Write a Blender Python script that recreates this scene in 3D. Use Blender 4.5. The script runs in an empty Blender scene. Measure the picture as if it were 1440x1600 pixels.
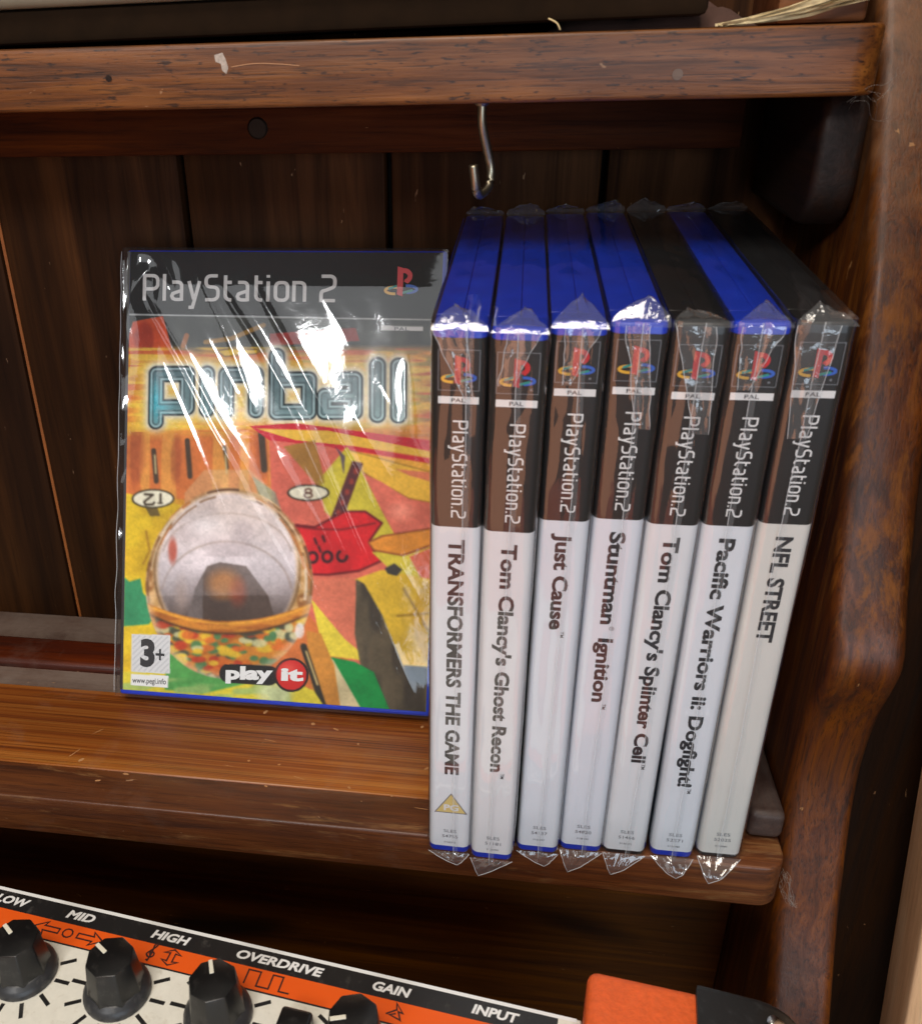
import bpy, bmesh, math, random
import numpy as np
from mathutils import Vector, Matrix, noise as mn

S = 0.001                      # all layout numbers below are millimetres
R = math.radians
sc = bpy.context.scene
col = sc.collection

# ------------------------------------------------------------------ camera
F_PX, CX, CY, IW, IH = 1428.98, 587.69, 789.59, 1440.0, 1600.0
YAW, PITCH, ROLL = R(-9.4396), R(26.9316), R(1.7442)
cam = bpy.data.cameras.new('camera')
camo = bpy.data.objects.new('camera', cam); col.objects.link(camo)
fwd = Vector((math.sin(YAW)*math.cos(PITCH), math.cos(YAW)*math.cos(PITCH), -math.sin(PITCH)))
right = Vector((math.cos(YAW), -math.sin(YAW), 0)); down = fwd.cross(right)
r2 = math.cos(ROLL)*right + math.sin(ROLL)*down
d2 = -math.sin(ROLL)*right + math.cos(ROLL)*down
m = Matrix((r2, -d2, -fwd)).transposed().to_4x4()
m.translation = Vector((23.85, -237.44, 254.36))*S
camo.matrix_world = m
cam.sensor_fit = 'VERTICAL'; cam.sensor_height = 24.0; cam.sensor_width = 24.0*IW/IH
cam.lens = F_PX/IH*24.0
cam.shift_x = -(CX-IW/2)/IH; cam.shift_y = (CY-IH/2)/IH
cam.clip_start = 0.005; cam.clip_end = 50
cam.dof.use_dof = True; cam.dof.focus_distance = 0.36; cam.dof.aperture_fstop = 18.0
sc.camera = camo

# ------------------------------------------------------------------ light (an indoor shop: ceiling lamps and a bright shop front)
w = bpy.data.worlds.new('World'); sc.world = w; w.use_nodes = True
bg = w.node_tree.nodes['Background']
bg.inputs[0].default_value = (1.0, 0.76, 0.52, 1); bg.inputs[1].default_value = 0.07
def area(name, loc, target, sx, sy, power, colr):
    l = bpy.data.lights.new(name, 'AREA'); l.shape = 'RECTANGLE'; l.size = sx; l.size_y = sy
    l.energy = power; l.color = colr
    o = bpy.data.objects.new(name, l); col.objects.link(o)
    o.location = loc
    o.rotation_euler = (Vector(target)-Vector(loc)).to_track_quat('-Z', 'Y').to_euler()
    return o
area('ceiling_lamp', (-0.10, -0.72, 1.95), (0.0, 0.05, 0.08), 1.0, 0.75, 33, (1.0, 0.91, 0.79))
area('shop_window', (-0.505, -1.50, 1.035), (-0.05, 0.1, 0.12), 0.25, 0.22, 8, (0.98, 0.99, 1.0))
area('shop_front', (-0.55, -2.05, 1.50), (-0.05, 0.1, 0.12), 1.7, 0.75, 7.0, (0.95, 0.98, 1.0))
area('daylight_from_the_door', (0.75, -1.9, 0.25), (0.05, 0.0, 0.1), 1.3, 1.0, 18.5, (0.72, 0.86, 1.0))
area('floor_bounce_fill', (-0.30, -0.95, -0.28), (0.02, 0.0, 0.14), 0.75, 0.5, 1.9, (1.0, 0.42, 0.22))  # added warm lamp standing in for an unseen brown floor in spine reflections
vs = sc.view_settings
vs.view_transform = 'Standard'; vs.look = 'None'; vs.gamma = 1; vs.exposure = 0.0; vs.use_curve_mapping = False
sc.render.engine = 'CYCLES'
sc.cycles.use_denoising = True
sc.cycles.max_bounces = 5; sc.cycles.diffuse_bounces = 3; sc.cycles.glossy_bounces = 3; sc.cycles.transparent_max_bounces = 14
sc.cycles.use_adaptive_sampling = True; sc.cycles.adaptive_threshold = 0.025
sc.cycles.sample_clamp_indirect = 4.0
sc.cycles.caustics_reflective = False; sc.cycles.caustics_refractive = False

# ------------------------------------------------------------------ colour and node helpers
def lin(r, g, b):
    f = lambda c: (c/255/12.92) if c/255 <= 0.04045 else ((c/255+0.055)/1.055)**2.4
    return (f(r), f(g), f(b), 1.0)
class NT:
    def __init__(s, name):
        s.m = bpy.data.materials.new(name); s.m.use_nodes = True
        s.t = s.m.node_tree; s.n = s.t.nodes; s.b = s.n['Principled BSDF']; s.out = s.n['Material Output']
    def add(s, typ, **kw):
        n = s.n.new(typ)
        for k, v in kw.items(): setattr(n, k, v)
        return n
    def link(s, a, b): s.t.links.new(a, b)
    def coord(s, scale=(1, 1, 1), rot=(0, 0, 0), loc=(0, 0, 0)):
        tc = s.add('ShaderNodeTexCoord'); mp = s.add('ShaderNodeMapping')
        mp.inputs['Scale'].default_value = scale; mp.inputs['Rotation'].default_value = rot; mp.inputs['Location'].default_value = loc
        s.link(tc.outputs['Object'], mp.inputs['Vector']); return mp.outputs[0]
    def noise(s, vec, scale=1.0, detail=5, rough=.55, dist=0.0):
        n = s.add('ShaderNodeTexNoise'); n.inputs['Scale'].default_value = scale; n.inputs['Detail'].default_value = detail
        n.inputs['Roughness'].default_value = rough; n.inputs['Distortion'].default_value = dist
        s.link(vec, n.inputs['Vector']); return n.outputs['Fac']
    def ramp(s, fac, stops):
        r = s.add('ShaderNodeValToRGB'); cr = r.color_ramp
        while len(cr.elements) < len(stops): cr.elements.new(0.5)
        for e, (p, c) in zip(cr.elements, stops): e.position = p; e.color = c if len(c) == 4 else (*c, 1)
        s.link(fac, r.inputs[0]); return r.outputs[0]
    def mix(s, fac, a, b, mode='MIX'):
        n = s.add('ShaderNodeMix', data_type='RGBA', blend_type=mode)
        for i, v in ((0, fac), (6, a), (7, b)):
            if hasattr(v, 'is_output') or isinstance(v, bpy.types.NodeSocket): s.link(v, n.inputs[i])
            else: n.inputs[i].default_value = v
        return n.outputs[2]
    def math(s, op, a, b=None):
        n = s.add('ShaderNodeMath', operation=op)
        for i, v in enumerate((a, b)):
            if v is None: continue
            if isinstance(v, bpy.types.NodeSocket): s.link(v, n.inputs[i])
            else: n.inputs[i].default_value = v
        return n.outputs[0]
    def bump(s, h, strength, dist):
        n = s.add('ShaderNodeBump'); n.inputs['Strength'].default_value = strength; n.inputs['Distance'].default_value = dist
        s.link(h, n.inputs['Height']); s.link(n.outputs[0], s.b.inputs['Normal'])
    def base(s, v):
        if isinstance(v, bpy.types.NodeSocket): s.link(v, s.b.inputs['Base Color'])
        else: s.b.inputs['Base Color'].default_value = v
    def set(s, **kw):
        for k, v in kw.items():
            k = {'rough': 'Roughness', 'metal': 'Metallic', 'coat': 'Coat Weight', 'coatr': 'Coat Roughness', 'spec': 'Specular IOR Level', 'sheen': 'Sheen Weight'}[k]
            if isinstance(v, bpy.types.NodeSocket): s.link(v, s.b.inputs[k])
            else: s.b.inputs[k].default_value = v

def wood(name, dark, mid, light, axis='X', across=130, along=7, rough=.42, coat=.25, dust=0.0, dustcol=(120, 108, 98), pores=.5, wear=0.0, wearcol=(160, 115, 75), wearscale=60, knots=False, seed=0.0, flecks=0.0, zone=None, zdust_lit=None, spec=.4, sat=1.12, val=1.0):
    t = NT(name)
    def zband(z0, z1, z2, z3):
        tc = t.add('ShaderNodeTexCoord'); sx = t.add('ShaderNodeSeparateXYZ'); t.link(tc.outputs['Object'], sx.inputs[0])
        zz = t.math('ADD', sx.outputs['Z'], t.math('MULTIPLY', t.math('SUBTRACT', t.noise(t.coord((60, 60, 30)), 1, 4), .5), .05))
        a = t.math('DIVIDE', t.math('SUBTRACT', zz, z0*S), (z1-z0)*S); b = t.math('DIVIDE', t.math('SUBTRACT', z3*S, zz), (z3-z2)*S)
        n_ = t.math('MINIMUM', a, b); n_.node.use_clamp = True
        return n_
    def sv(al, ac):
        d = {'X': 0, 'Y': 1, 'Z': 2}[axis]; v = [ac]*3; v[d] = al; return tuple(v)
    off = (seed*1.37, seed*.71, seed*2.3)
    g = t.noise(t.coord(sv(along, across), loc=off), 1, 7, .62, .9)
    big = t.noise(t.coord(sv(along*1.2, 22), loc=off), 1, 3, .5, .4)
    fine = t.noise(t.coord(sv(along*6, across*6), loc=off), 1, 4, .6, .2)
    c = t.ramp(g, [(.30, lin(*dark)), (.48, lin(*mid)), (.68, lin(*light))])
    c = t.mix(t.ramp(big, [(.35, (0, 0, 0)), (.65, (1, 1, 1))]), c, t.mix(0.65, c, lin(*dark)))
    c = t.mix(t.ramp(fine, [(.36, (pores,)*3), (.46, (0, 0, 0))]), c, t.mix(.7, c, lin(dark[0]*.45, dark[1]*.4, dark[2]*.4)))
    if flecks:
        fl = t.noise(t.coord(sv(210, 900), loc=off), 1, 3, .6, 0)
        c = t.mix(t.ramp(fl, [(.60, (0, 0, 0)), (.68, (flecks,)*3)]), c, lin(dark[0]*.55, dark[1]*.5, dark[2]*.55))
    if knots:
        kn = t.noise(t.coord(sv(9, 20), loc=(3.1+seed, 1.7, .4)), 1, 1, .4, .3)
        c = t.mix(t.ramp(kn, [(.66, (0, 0, 0)), (.74, (.9,)*3)]), c, lin(dark[0]*.4, dark[1]*.4, dark[2]*.45))
    r = t.ramp(g, [(.3, (rough+.12,)*3), (.7, (rough-.06,)*3)])
    if wear:
        wn = t.noise(t.coord(sv(wearscale*.14, wearscale), loc=off), 1, 7, .72, .35)
        wm = t.ramp(wn, [(.58-wear*.3, (0, 0, 0)), (.68-wear*.3, (.6,)*3), (.80, (1, 1, 1))])
        if zone: wm = t.mix(1.0, wm, zband(*zone), 'MULTIPLY')
        c = t.mix(wm, c, t.mix(t.noise(t.coord((300, 300, 300)), 1, 4), lin(*wearcol), lin(wearcol[0]*.72, wearcol[1]*.66, wearcol[2]*.6)))
        r = t.mix(wm, r, (.75, .75, .75, 1))
    if dust:
        dn = t.noise(t.coord((34, 34, 34), loc=off), 1, 8, .7, .3)
        dm = t.ramp(dn, [(.62-dust*.45, (0, 0, 0)), (.92-dust*.4, (dust,)*3)])
        if zdust_lit: dm = t.mix(1.0, dm, t.math('ADD', zband(*zdust_lit), .12), 'MULTIPLY')
        c = t.mix(dm, c, lin(*dustcol)); r = t.mix(dm, r, (.85,)*3+(1,))
    # small pale nicks and scuffs
    nk = t.noise(t.coord(sv(130, 330), loc=(7+seed, 2, 5)), 1, 3, .5, .6)
    c = t.mix(t.ramp(nk, [(.735, (0, 0, 0)), (.76, (.45,)*3)]), c, lin(190, 150, 115))
    hs = t.add('ShaderNodeHueSaturation'); hs.inputs['Saturation'].default_value = sat; hs.inputs['Value'].default_value = val; t.link(c, hs.inputs['Color']); c = hs.outputs[0]
    t.base(c); t.set(rough=r, coat=coat, coatr=.25, spec=spec)
    h = t.mix(.45, g, fine)
    t.bump(h, .5, .0006)
    return t.m

def plain(name, rgb, rough=.5, metal=0.0, var=0.0, vscale=120, bump=0.0, bscale=900, coat=0.0, spec=.5, dust=0.0, dustcol=(150, 145, 135)):
    t = NT(name); c = lin(*rgb)
    if var:
        n = t.noise(t.coord((vscale,)*3), 1, 5, .6)
        c = t.mix(n, lin(*[max(0, v*(1-var)) for v in rgb]), lin(*[min(255, v*(1+var*.6)+2) for v in rgb]))
    if dust:
        dn = t.noise(t.coord((260,)*3), 1, 7, .72)
        c = t.mix(t.ramp(dn, [(.55, (0, 0, 0)), (.8, (dust,)*3)]), c, lin(*dustcol))
    t.base(c); t.set(rough=rough, metal=metal, coat=coat, spec=spec)
    if bump: t.bump(t.noise(t.coord((bscale,)*3), 1, 4, .6), bump, .0004)
    return t.m

def film(name, k=1.6, base=.015, rough=.035, milk=.012, bump=.0, bscale=300):
    t = NT(name); t.n.remove(t.b)
    tr = t.add('ShaderNodeBsdfTransparent'); gl = t.add('ShaderNodeBsdfGlossy'); gl.inputs['Roughness'].default_value = rough
    df = t.add('ShaderNodeBsdfDiffuse'); df.inputs['Color'].default_value = (.9, .92, .95, 1)
    fr = t.add('ShaderNodeFresnel'); ge = t.add('ShaderNodeNewGeometry')
    t.link(t.math('SUBTRACT', 1.5, t.math('MULTIPLY', ge.outputs['Backfacing'], 1.5-1/1.5)), fr.inputs['IOR'])
    if bump:
        b = t.add('ShaderNodeBump'); b.inputs['Strength'].default_value = bump; b.inputs['Distance'].default_value = .0005
        t.link(t.noise(t.coord((bscale,)*3), 1, 3, .5, .6), b.inputs['Height'])
        t.link(b.outputs[0], gl.inputs['Normal'])
    f = t.math('MINIMUM', t.math('ADD', t.math('MULTIPLY', fr.outputs[0], k), base), .9)
    m1 = t.add('ShaderNodeMixShader'); m1.inputs[0].default_value = milk; t.link(tr.outputs[0], m1.inputs[1]); t.link(df.outputs[0], m1.inputs[2])
    m2 = t.add('ShaderNodeMixShader'); t.link(f, m2.inputs[0]); t.link(m1.outputs[0], m2.inputs[1]); t.link(gl.outputs[0], m2.inputs[2])
    t.link(m2.outputs[0], t.out.inputs['Surface']); return t.m

# ------------------------------------------------------------------ mesh helpers
def new_obj(name, me, parent=None, mats=()):
    for mt in (mats if isinstance(mats, (list, tuple)) else [mats]): me.materials.append(mt)
    o = bpy.data.objects.new(name, me); col.objects.link(o)
    if parent: o.parent = parent
    return o
def mesh(name, verts, faces, mat, parent=None, smooth=False, mi=None):
    me = bpy.data.meshes.new(name); me.from_pydata([(v[0]*S, v[1]*S, v[2]*S) for v in verts], [], faces)
    if smooth: me.polygons.foreach_set('use_smooth', [True]*len(me.polygons))
    if mi: me.polygons.foreach_set('material_index', mi)
    me.update(); return new_obj(name, me, parent, mat)
def from_bm(name, bm, mat, parent=None, smooth=None):
    me = bpy.data.meshes.new(name); bm.normal_update(); bm.to_mesh(me); bm.free()
    if smooth is not None: me.set_sharp_from_angle(angle=R(smooth)); me.polygons.foreach_set('use_smooth', [True]*len(me.polygons))
    return new_obj(name, me, parent, mat)
def box(name, x0, x1, y0, y1, z0, z1, mat, parent=None, bev=0.0, seg=3, jit=0.0):
    bm = bmesh.new(); bmesh.ops.create_cube(bm, size=1)
    for v in bm.verts:
        v.co = Vector(((x0+x1)/2+v.co.x*(x1-x0), (y0+y1)/2+v.co.y*(y1-y0), (z0+z1)/2+v.co.z*(z1-z0)))*S
    if bev: bmesh.ops.bevel(bm, geom=bm.edges[:], offset=bev*S, segments=seg, profile=.5, affect='EDGES')
    return from_bm(name, bm, mat, parent, 40)
def empty(name, loc=(0, 0, 0), rot=(0, 0, 0), label=None, cat=None, group=None):
    o = bpy.data.objects.new(name, None); col.objects.link(o); o.location = Vector(loc)*S; o.rotation_euler = rot
    o.empty_display_size = .01
    tag(o, label, cat, group); return o
def tag(o, label=None, cat=None, group=None, kind=None):
    if label: o['label'] = label
    if cat: o['category'] = cat
    if group: o['group'] = group
    if kind: o['kind'] = kind
    return o
def tube(name, paths, rad, mat, parent=None, n=6, taper=None):
    V, Fc = [], []
    for pi, path in enumerate(paths):
        P = [Vector(q) for q in path]; base = len(V)
        for i, q in enumerate(P):
            tg = (P[min(i+1, len(P)-1)]-P[max(i-1, 0)]).normalized()
            up = Vector((0, 0, 1)) if abs(tg.z) < .9 else Vector((1, 0, 0))
            a = tg.cross(up).normalized(); b = tg.cross(a)
            rr = rad if taper is None else taper(i/(len(P)-1))*rad
            for k in range(n):
                an = 2*math.pi*k/n; V.append(q+a*math.cos(an)*rr+b*math.sin(an)*rr)
        for i in range(len(P)-1):
            for k in range(n):
                Fc.append((base+i*n+k, base+i*n+(k+1) % n, base+(i+1)*n+(k+1) % n, base+(i+1)*n+k))
        Fc.append(tuple(base+k for k in range(n))[::-1]); Fc.append(tuple(base+(len(P)-1)*n+k for k in range(n)))
    return mesh(name, V, Fc, mat, parent, True)
def smooth_path(pts, n=6):
    P = [Vector(q) for q in pts]; out = []
    for i in range(len(P)-1):
        a, b, c, d = P[max(i-1, 0)], P[i], P[i+1], P[min(i+2, len(P)-1)]
        for k in range(n):
            t = k/n
            out.append(.5*((2*b)+(-a+c)*t+(2*a-5*b+4*c-d)*t*t+(-a+3*b-3*c+d)*t**3))
    return out+[P[-1]]

_tc = {}
def text2d(s, bold=0.0, shear=0.0):
    """flat lettering: normalised so capitals are 1 high; returns verts (x, y), faces, width"""
    k = (s, bold, shear)
    if k in _tc: return _tc[k]
    cu = bpy.data.curves.new('t', 'FONT'); cu.body = s; cu.offset = bold; cu.shear = shear; cu.resolution_u = 3
    o = bpy.data.objects.new('t', cu); col.objects.link(o)
    dg = bpy.context.evaluated_depsgraph_get()
    me = bpy.data.meshes.new_from_object(o.evaluated_get(dg))
    v = np.array([(a.co.x, a.co.y) for a in me.vertices]) if len(me.vertices) else np.zeros((1, 2))
    f = [tuple(pg.vertices) for pg in me.polygons]
    bpy.data.objects.remove(o); bpy.data.curves.remove(cu); bpy.data.meshes.remove(me)
    v[:, 0] -= v[:, 0].min(); v /= .729
    _tc[k] = (v, f, float(v[:, 0].max())); return _tc[k]
def strip2d(path, hw, closed=False):
    """mitred flat stroke along a 2-D polyline"""
    P = []
    for q in path:
        q = Vector(q)
        if not P or (q-P[-1]).length > 1e-4: P.append(q)
    n = len(P); V, Fc = [], []
    for i in range(n):
        a = P[(i-1) % n] if closed or i > 0 else None; b = P[(i+1) % n] if closed or i < n-1 else None
        d0 = (P[i]-a).normalized() if a is not None else (b-P[i]).normalized()
        d1 = (b-P[i]).normalized() if b is not None else d0
        t = (d0+d1); t = t.normalized() if t.length > 1e-6 else d0
        nrm = Vector((-t.y, t.x)); k = hw/max(.45, nrm.dot(Vector((-d1.y, d1.x))))
        V += [tuple(P[i]+nrm*k), tuple(P[i]-nrm*k)]
    for i in range(n if closed else n-1):
        j = (i+1) % n; Fc.append((2*i, 2*i+1, 2*j+1, 2*j))
    return V, Fc

# thin squared lettering of the console name: strokes per letter, capital height 1
def arc(cx, cy, r, a0, a1, n=4): return [(cx+r*math.cos(R(a0+(a1-a0)*i/n)), cy+r*math.sin(R(a0+(a1-a0)*i/n))) for i in range(n+1)]
GL = {
 'P': (.62, [[(0.06, 0), (.06, .94), (.36, .94)]+arc(.36, .76, .18, 90, 0)+arc(.36, .62, .18, 0, -90)+[(.10, .44)]]),
 'l': (.16, [[(.06, 0), (.06, 1.0)]]),
 'a': (.52, [[(.08, .70), (.28, .70)]+arc(.28, .56, .14, 90, 0)+[(.42, 0)], [(.40, .05), (.20, .05)]+arc(.20, .18, .13, 270, 90)+[(.40, .38)]]),
 'y': (.50, [[(.06, .74), (.24, .06)], [(.44, .74), (.20, -.24), (.06, -.24)]]),
 'S': (.56, [[(.48, .94), (.24, .94)]+arc(.24, .77, .17, 90, 180)+arc(.22, .68, .15, 180, 260)+arc(.34, .36, .16, 80, 0)+arc(.32, .23, .18, 0, -90)+[(.05, .05)]]),
 't': (.36, [[(.10, .96), (.10, .22)]+arc(.26, .21, .16, 180, 270)+[(.32, .05)], [(.12, .70), (.32, .70)]]),
 'i': (.16, [[(.06, 0), (.06, .74)], [(.06, .88), (.06, .98)]]),
 'o': (.54, [arc(.22, .21, .16, 270, 180)+arc(.22, .54, .16, 180, 90)+arc(.32, .54, .16, 90, 0)+arc(.32, .21, .16, 0, -90)+[(.22, .05)]]),
 'n': (.52, [[(.06, 0), (.06, .70), (.28, .70)]+arc(.28, .55, .15, 90, 0)+[(.43, 0)]]),
 '.': (.16, [[(.06, 0), (.06, .10)]]),
 '2': (.60, [[(.06, .94), (.36, .94)]+arc(.36, .78, .16, 90, 0)+[(.52, .66)]+arc(.36, .66, .16, 0, -70)+[(.2, .42)]+arc(.22, .28, .16, 130, 180)+[(.06, .05), (.54, .05)]]),
 ' ': (.22, []),
}
def console_text(s, hw=.055):
    V, Fc, x, lay = [], [], 0, []
    for ch in s:
        wd, st = GL[ch]
        for si, pth in enumerate(st):
            v, f = strip2d([(x+a, b) for a, b in pth], hw)
            o = len(V); V += v; lay += [si]*len(v); Fc += [tuple(i+o for i in q) for q in f]
        x += wd+.10
    return np.array(V), Fc, x, lay
def place2d(name, data, fn, mat, parent, length=None, height=1.0, lay=None):
    """put flat lettering into 3-D: fn(x, y, layer) -> local point"""
    v, f, wd = data[:3]; sx = (length/wd) if length else height
    lay = data[3] if len(data) > 3 else [0]*len(v)
    return mesh(name, [fn(a*sx, b*height, l) for (a, b), l in zip(v, lay)], f, mat, parent)
def poly_mesh(name, polys, fn, mats, parent):
    V, Fc, mi = [], [], []
    for k, (pts, m_) in enumerate(polys):
        if isinstance(pts, tuple): v, f = pts
        else: v, f = pts, [tuple(range(len(pts)))]
        o = len(V); V += [fn(a, b, k) for a, b in v]; Fc += [tuple(i+o for i in q) for q in f]; mi += [m_]*len(f)
    return mesh(name, V, Fc, mats, parent, False, mi)

# ------------------------------------------------------------------ materials
W_UP = wood('varnished_red_brown_wood', (62, 33, 15), (124, 74, 38), (154, 99, 54), 'X', 230, 10, .45, .12, pores=.9, flecks=.85, dust=.10, seed=1, sat=1.06, val=.86)
W_TOP = wood('worn_orange_pine', (78, 34, 12), (158, 86, 34), (200, 132, 66), 'X', 300, 2.4, .36, .3, pores=.8, dust=.25, dustcol=(150, 128, 108), seed=2, sat=1.02)
W_LIP = wood('dark_lipping_wood', (56, 27, 12), (94, 50, 23), (120, 70, 36), 'X', 170, 9, .42, .2, wear=.08, wearcol=(150, 108, 62), wearscale=150, dust=.2, seed=3, sat=1.0)
W_DUSTY = wood('dusty_groove_wood', (52, 34, 28), (84, 62, 52), (104, 84, 74), 'X', 120, 6, .7, .0, dust=.8, dustcol=(112, 98, 90), seed=4)
W_BEAD = wood('dark_red_bead_wood', (44, 18, 12), (84, 36, 24), (112, 56, 38), 'X', 120, 6, .35, .4, dust=.25, seed=5)
W_PLANK = wood('dark_back_plank', (32, 16, 6), (62, 35, 14), (92, 54, 24), 'Z', 75, 4, .7, .0, spec=.12, pores=.3, knots=True, seed=6, sat=1.0, val=.9)
W_RAIL = wood('red_rail_wood', (38, 16, 7), (68, 32, 15), (86, 44, 22), 'X', 170, 8, .7, .0, spec=.12, seed=7)
W_CLEAT = wood('dark_cleat_wood', (18, 9, 5), (32, 17, 10), (44, 25, 15), 'Y', 120, 8, .55, .0, spec=.3, seed=8)
W_ENDCLEAT = wood('dusty_cleat_wood', (32, 19, 15), (54, 34, 27), (74, 50, 40), 'Y', 120, 8, .55, .05, dust=.6, dustcol=(98, 86, 80), seed=18)
W_SIDE = wood('scraped_side_wood', (36, 16, 7), (82, 41, 17), (112, 62, 28), 'Z', 230, 9, .46, .12, pores=.9, wear=.30, wearcol=(136, 90, 54), wearscale=150, zone=(300, 330, 425, 440), dust=.55, dustcol=(136, 106, 84), zdust_lit=(425, 460, 900, 950), seed=9, sat=1.22, val=1.0)  # upper dust zone also paints in the light caught by the back-sloping top
W_LOW = wood('dark_lower_panel', (54, 28, 10), (98, 57, 20), (130, 80, 34), 'X', 90, 4, .6, .0, spec=.3, pores=.3, knots=True, seed=10)
W_BEECH = wood('pale_beech', (196, 148, 104), (216, 170, 122), (228, 188, 144), 'Z', 160, 8, .5, .1, pores=.2, seed=11, sat=.95)
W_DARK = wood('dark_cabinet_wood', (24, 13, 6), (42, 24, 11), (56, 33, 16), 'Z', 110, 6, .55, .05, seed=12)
M_BLACKGAP = plain('dark_gap', (14, 9, 6), .9)
M_BLUE = plain('blue_case_plastic', (14, 54, 196), .34, var=.12, vscale=90, dust=.10, dustcol=(110, 130, 190), bump=.05, bscale=2200, coat=.1)
M_BLACK = plain('black_case_plastic', (20, 20, 22), .36, var=.1, bump=.05, bscale=2200)
M_WHITEINK = plain('white_ink', (226, 226, 226), .5)
M_GREYINK = plain('grey_ink', (112, 114, 120), .5)
M_DARKINK = plain('dark_ink', (34, 34, 38), .5)
M_RED = plain('red_ink', (205, 28, 38), .5); M_YEL = plain('yellow_ink', (222, 168, 40), .5)
M_TEAL = plain('teal_ink', (30, 140, 130), .5); M_BLU = plain('blue_ink', (40, 92, 190), .5)
M_AMBER = plain('amber_ink', (214, 190, 120), .5)
FILM = film('clear_wrap', 1.9, .01, .05, .012)
FILM_FLAT = film('clear_wrap_stretched', 1.6, .004, .06, .012, .10, 120)
FILM_FOLD = film('clear_wrap_folded', 2.4, .02, .09, .05, .4, 320)
FILM_LAP = film('clear_wrap_lap', .9, .0, .12, .06)
FILM_EDGE = film('clear_wrap_edge', .8, .0, .2, .40)
METAL = plain('dull_steel', (158, 148, 128), .36, metal=1.0, var=.2)
METAL_S = plain('bright_steel', (190, 190, 190), .25, metal=1.0)

# ------------------------------------------------------------------ shelf unit
unit = empty('shelf_unit', (0, 0, -240), (0, 0, 0), 'old dark brown wooden shelf unit with two shelves and a scraped shaped side', 'shelf')
U0 = Vector((0, 0, 240))
def ub(name, x0, x1, y0, y1, z0, z1, mat, bev=0.0, seg=3, parent=None):
    return box(name, x0, x1, y0, y1, z0+240, z1+240, mat, parent or unit, bev, seg)
def plan_board(name, x0, x1, y0, y1, z0, z1, rad, mat, bev, parent=unit):
    """board with a rounded front right corner seen from above"""
    pts = [(x0, y0)]+[(x1-rad+rad*math.sin(R(a)), y0+rad-rad*math.cos(R(a))) for a in range(0, 91, 15)]+[(x1, y1), (x0, y1)]
    bm = bmesh.new()
    b = [bm.verts.new((x*S, y*S, (z0+240)*S)) for x, y in pts]; f = bm.faces.new(b)
    g = bmesh.ops.extrude_face_region(bm, geom=[f])
    bmesh.ops.translate(bm, vec=(0, 0, (z1-z0)*S), verts=[v for v in g['geom'] if isinstance(v, bmesh.types.BMVert)])
    bmesh.ops.recalc_face_normals(bm, faces=bm.faces)
    hor = [e for e in bm.edges if abs(e.verts[0].co.z-e.verts[1].co.z) < 1e-6]
    bmesh.ops.bevel(bm, geom=hor, offset=bev*S, segments=3, profile=.5, affect='EDGES')
    return from_bm(name, bm, mat, parent, 45)
XL = -340
low = empty('lower_shelf', (0, 0, 240)); low.parent = unit
def lb(name, x0, x1, y0, y1, z0, z1, mat, bev=0, seg=3):
    return box(name, x0, x1, y0, y1, z0, z1, mat, low, bev, seg)
o = plan_board('front_lipping', XL, 122, 0, 17.8, -18.7, 0, 8, W_LIP, 1.0, low); o.location.z = -240*S
lb('board', XL, 122.3, 17.9, 65, -18.5, -0.25, W_TOP, .5, 1)
lb('plate_groove', XL, 122.3, 65.05, 78, -18.5, -1.0, W_DUSTY, .3, 1)
lb('back_bead', XL, 122.3, 78.05, 98, -18.5, 2.7, W_BEAD, 3.0, 3)
lb('end_cleat', 110.5, 122.6, 13, 99, .3, 12, W_ENDCLEAT, 2.6, 4)
up = empty('upper_shelf', (0, 0, 240)); up.parent = unit
o = plan_board('board', XL, 119.5, 56.3, 146, 237, 255, 9, W_UP, 1.3, up); o.location.z = -240*S
def plug(x, z, r, mat):
    n = 14; P = [(x+r*math.cos(2*math.pi*k/n), 56.3-.25, z+r*math.sin(2*math.pi*k/n)) for k in range(n)]+[(x+r*.9*math.cos(2*math.pi*k/n), 56.6, z+r*.9*math.sin(2*math.pi*k/n)) for k in range(n)]
    mesh('screw_plug', P, [tuple(range(n))[::-1]]+[(k, (k+1) % n, (k+1) % n+n, k+n) for k in range(n)], mat, up)
plug(-104, 246.2, 1.0, W_CLEAT); plug(64.5, 243.6, 1.5, W_DUSTY)
rnd = random.Random(4)
# a chalky smear and a hairline scratch on the shelf's front
sm = [(-69.8, 251.8), (-67.2, 252.4), (-66.4, 250.6), (-65.8, 248.2), (-66.6, 246.6), (-67.8, 247.6), (-68.0, 249.4), (-69.6, 250.0)]
mesh('chalk_smear', [(x, 56.22, z) for x, z in sm], [tuple(range(8))], plain('chalk', (172, 158, 146), .9, var=.4, vscale=1500), up)
tube('scratch', [smooth_path([(-65, 56.25, 248.4), (-58, 56.25, 249.2), (-50, 56.25, 248.9), (-44, 56.25, 248.3)], 4)], .12, plain('scratched_wood', (186, 138, 100), .8), up)
M_SCUFF = plain('pale_scuff', (176, 126, 82), .85, var=.2, vscale=900)
for k in range(18):
    x, y = rnd.uniform(-170, -4), rnd.uniform(6, 60); z = .02 if y < 17 else -.24; L = rnd.choice((.5, .7, .9, 1.4, 3.0)); an = rnd.uniform(-.6, 1.2); wd_ = .16 if L > 1.5 else rnd.uniform(.4, .9)
    nP = 8; P = [(x+math.cos(an)*L*math.cos(2*math.pi*i/nP)*rnd.uniform(.75, 1.1)-math.sin(an)*wd_*math.sin(2*math.pi*i/nP), y+math.sin(an)*L*math.cos(2*math.pi*i/nP)+math.cos(an)*wd_*math.sin(2*math.pi*i/nP), z+.03) for i in range(nP)]
    mesh('scuff', P, [tuple(range(nP))], M_SCUFF, low)
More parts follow.
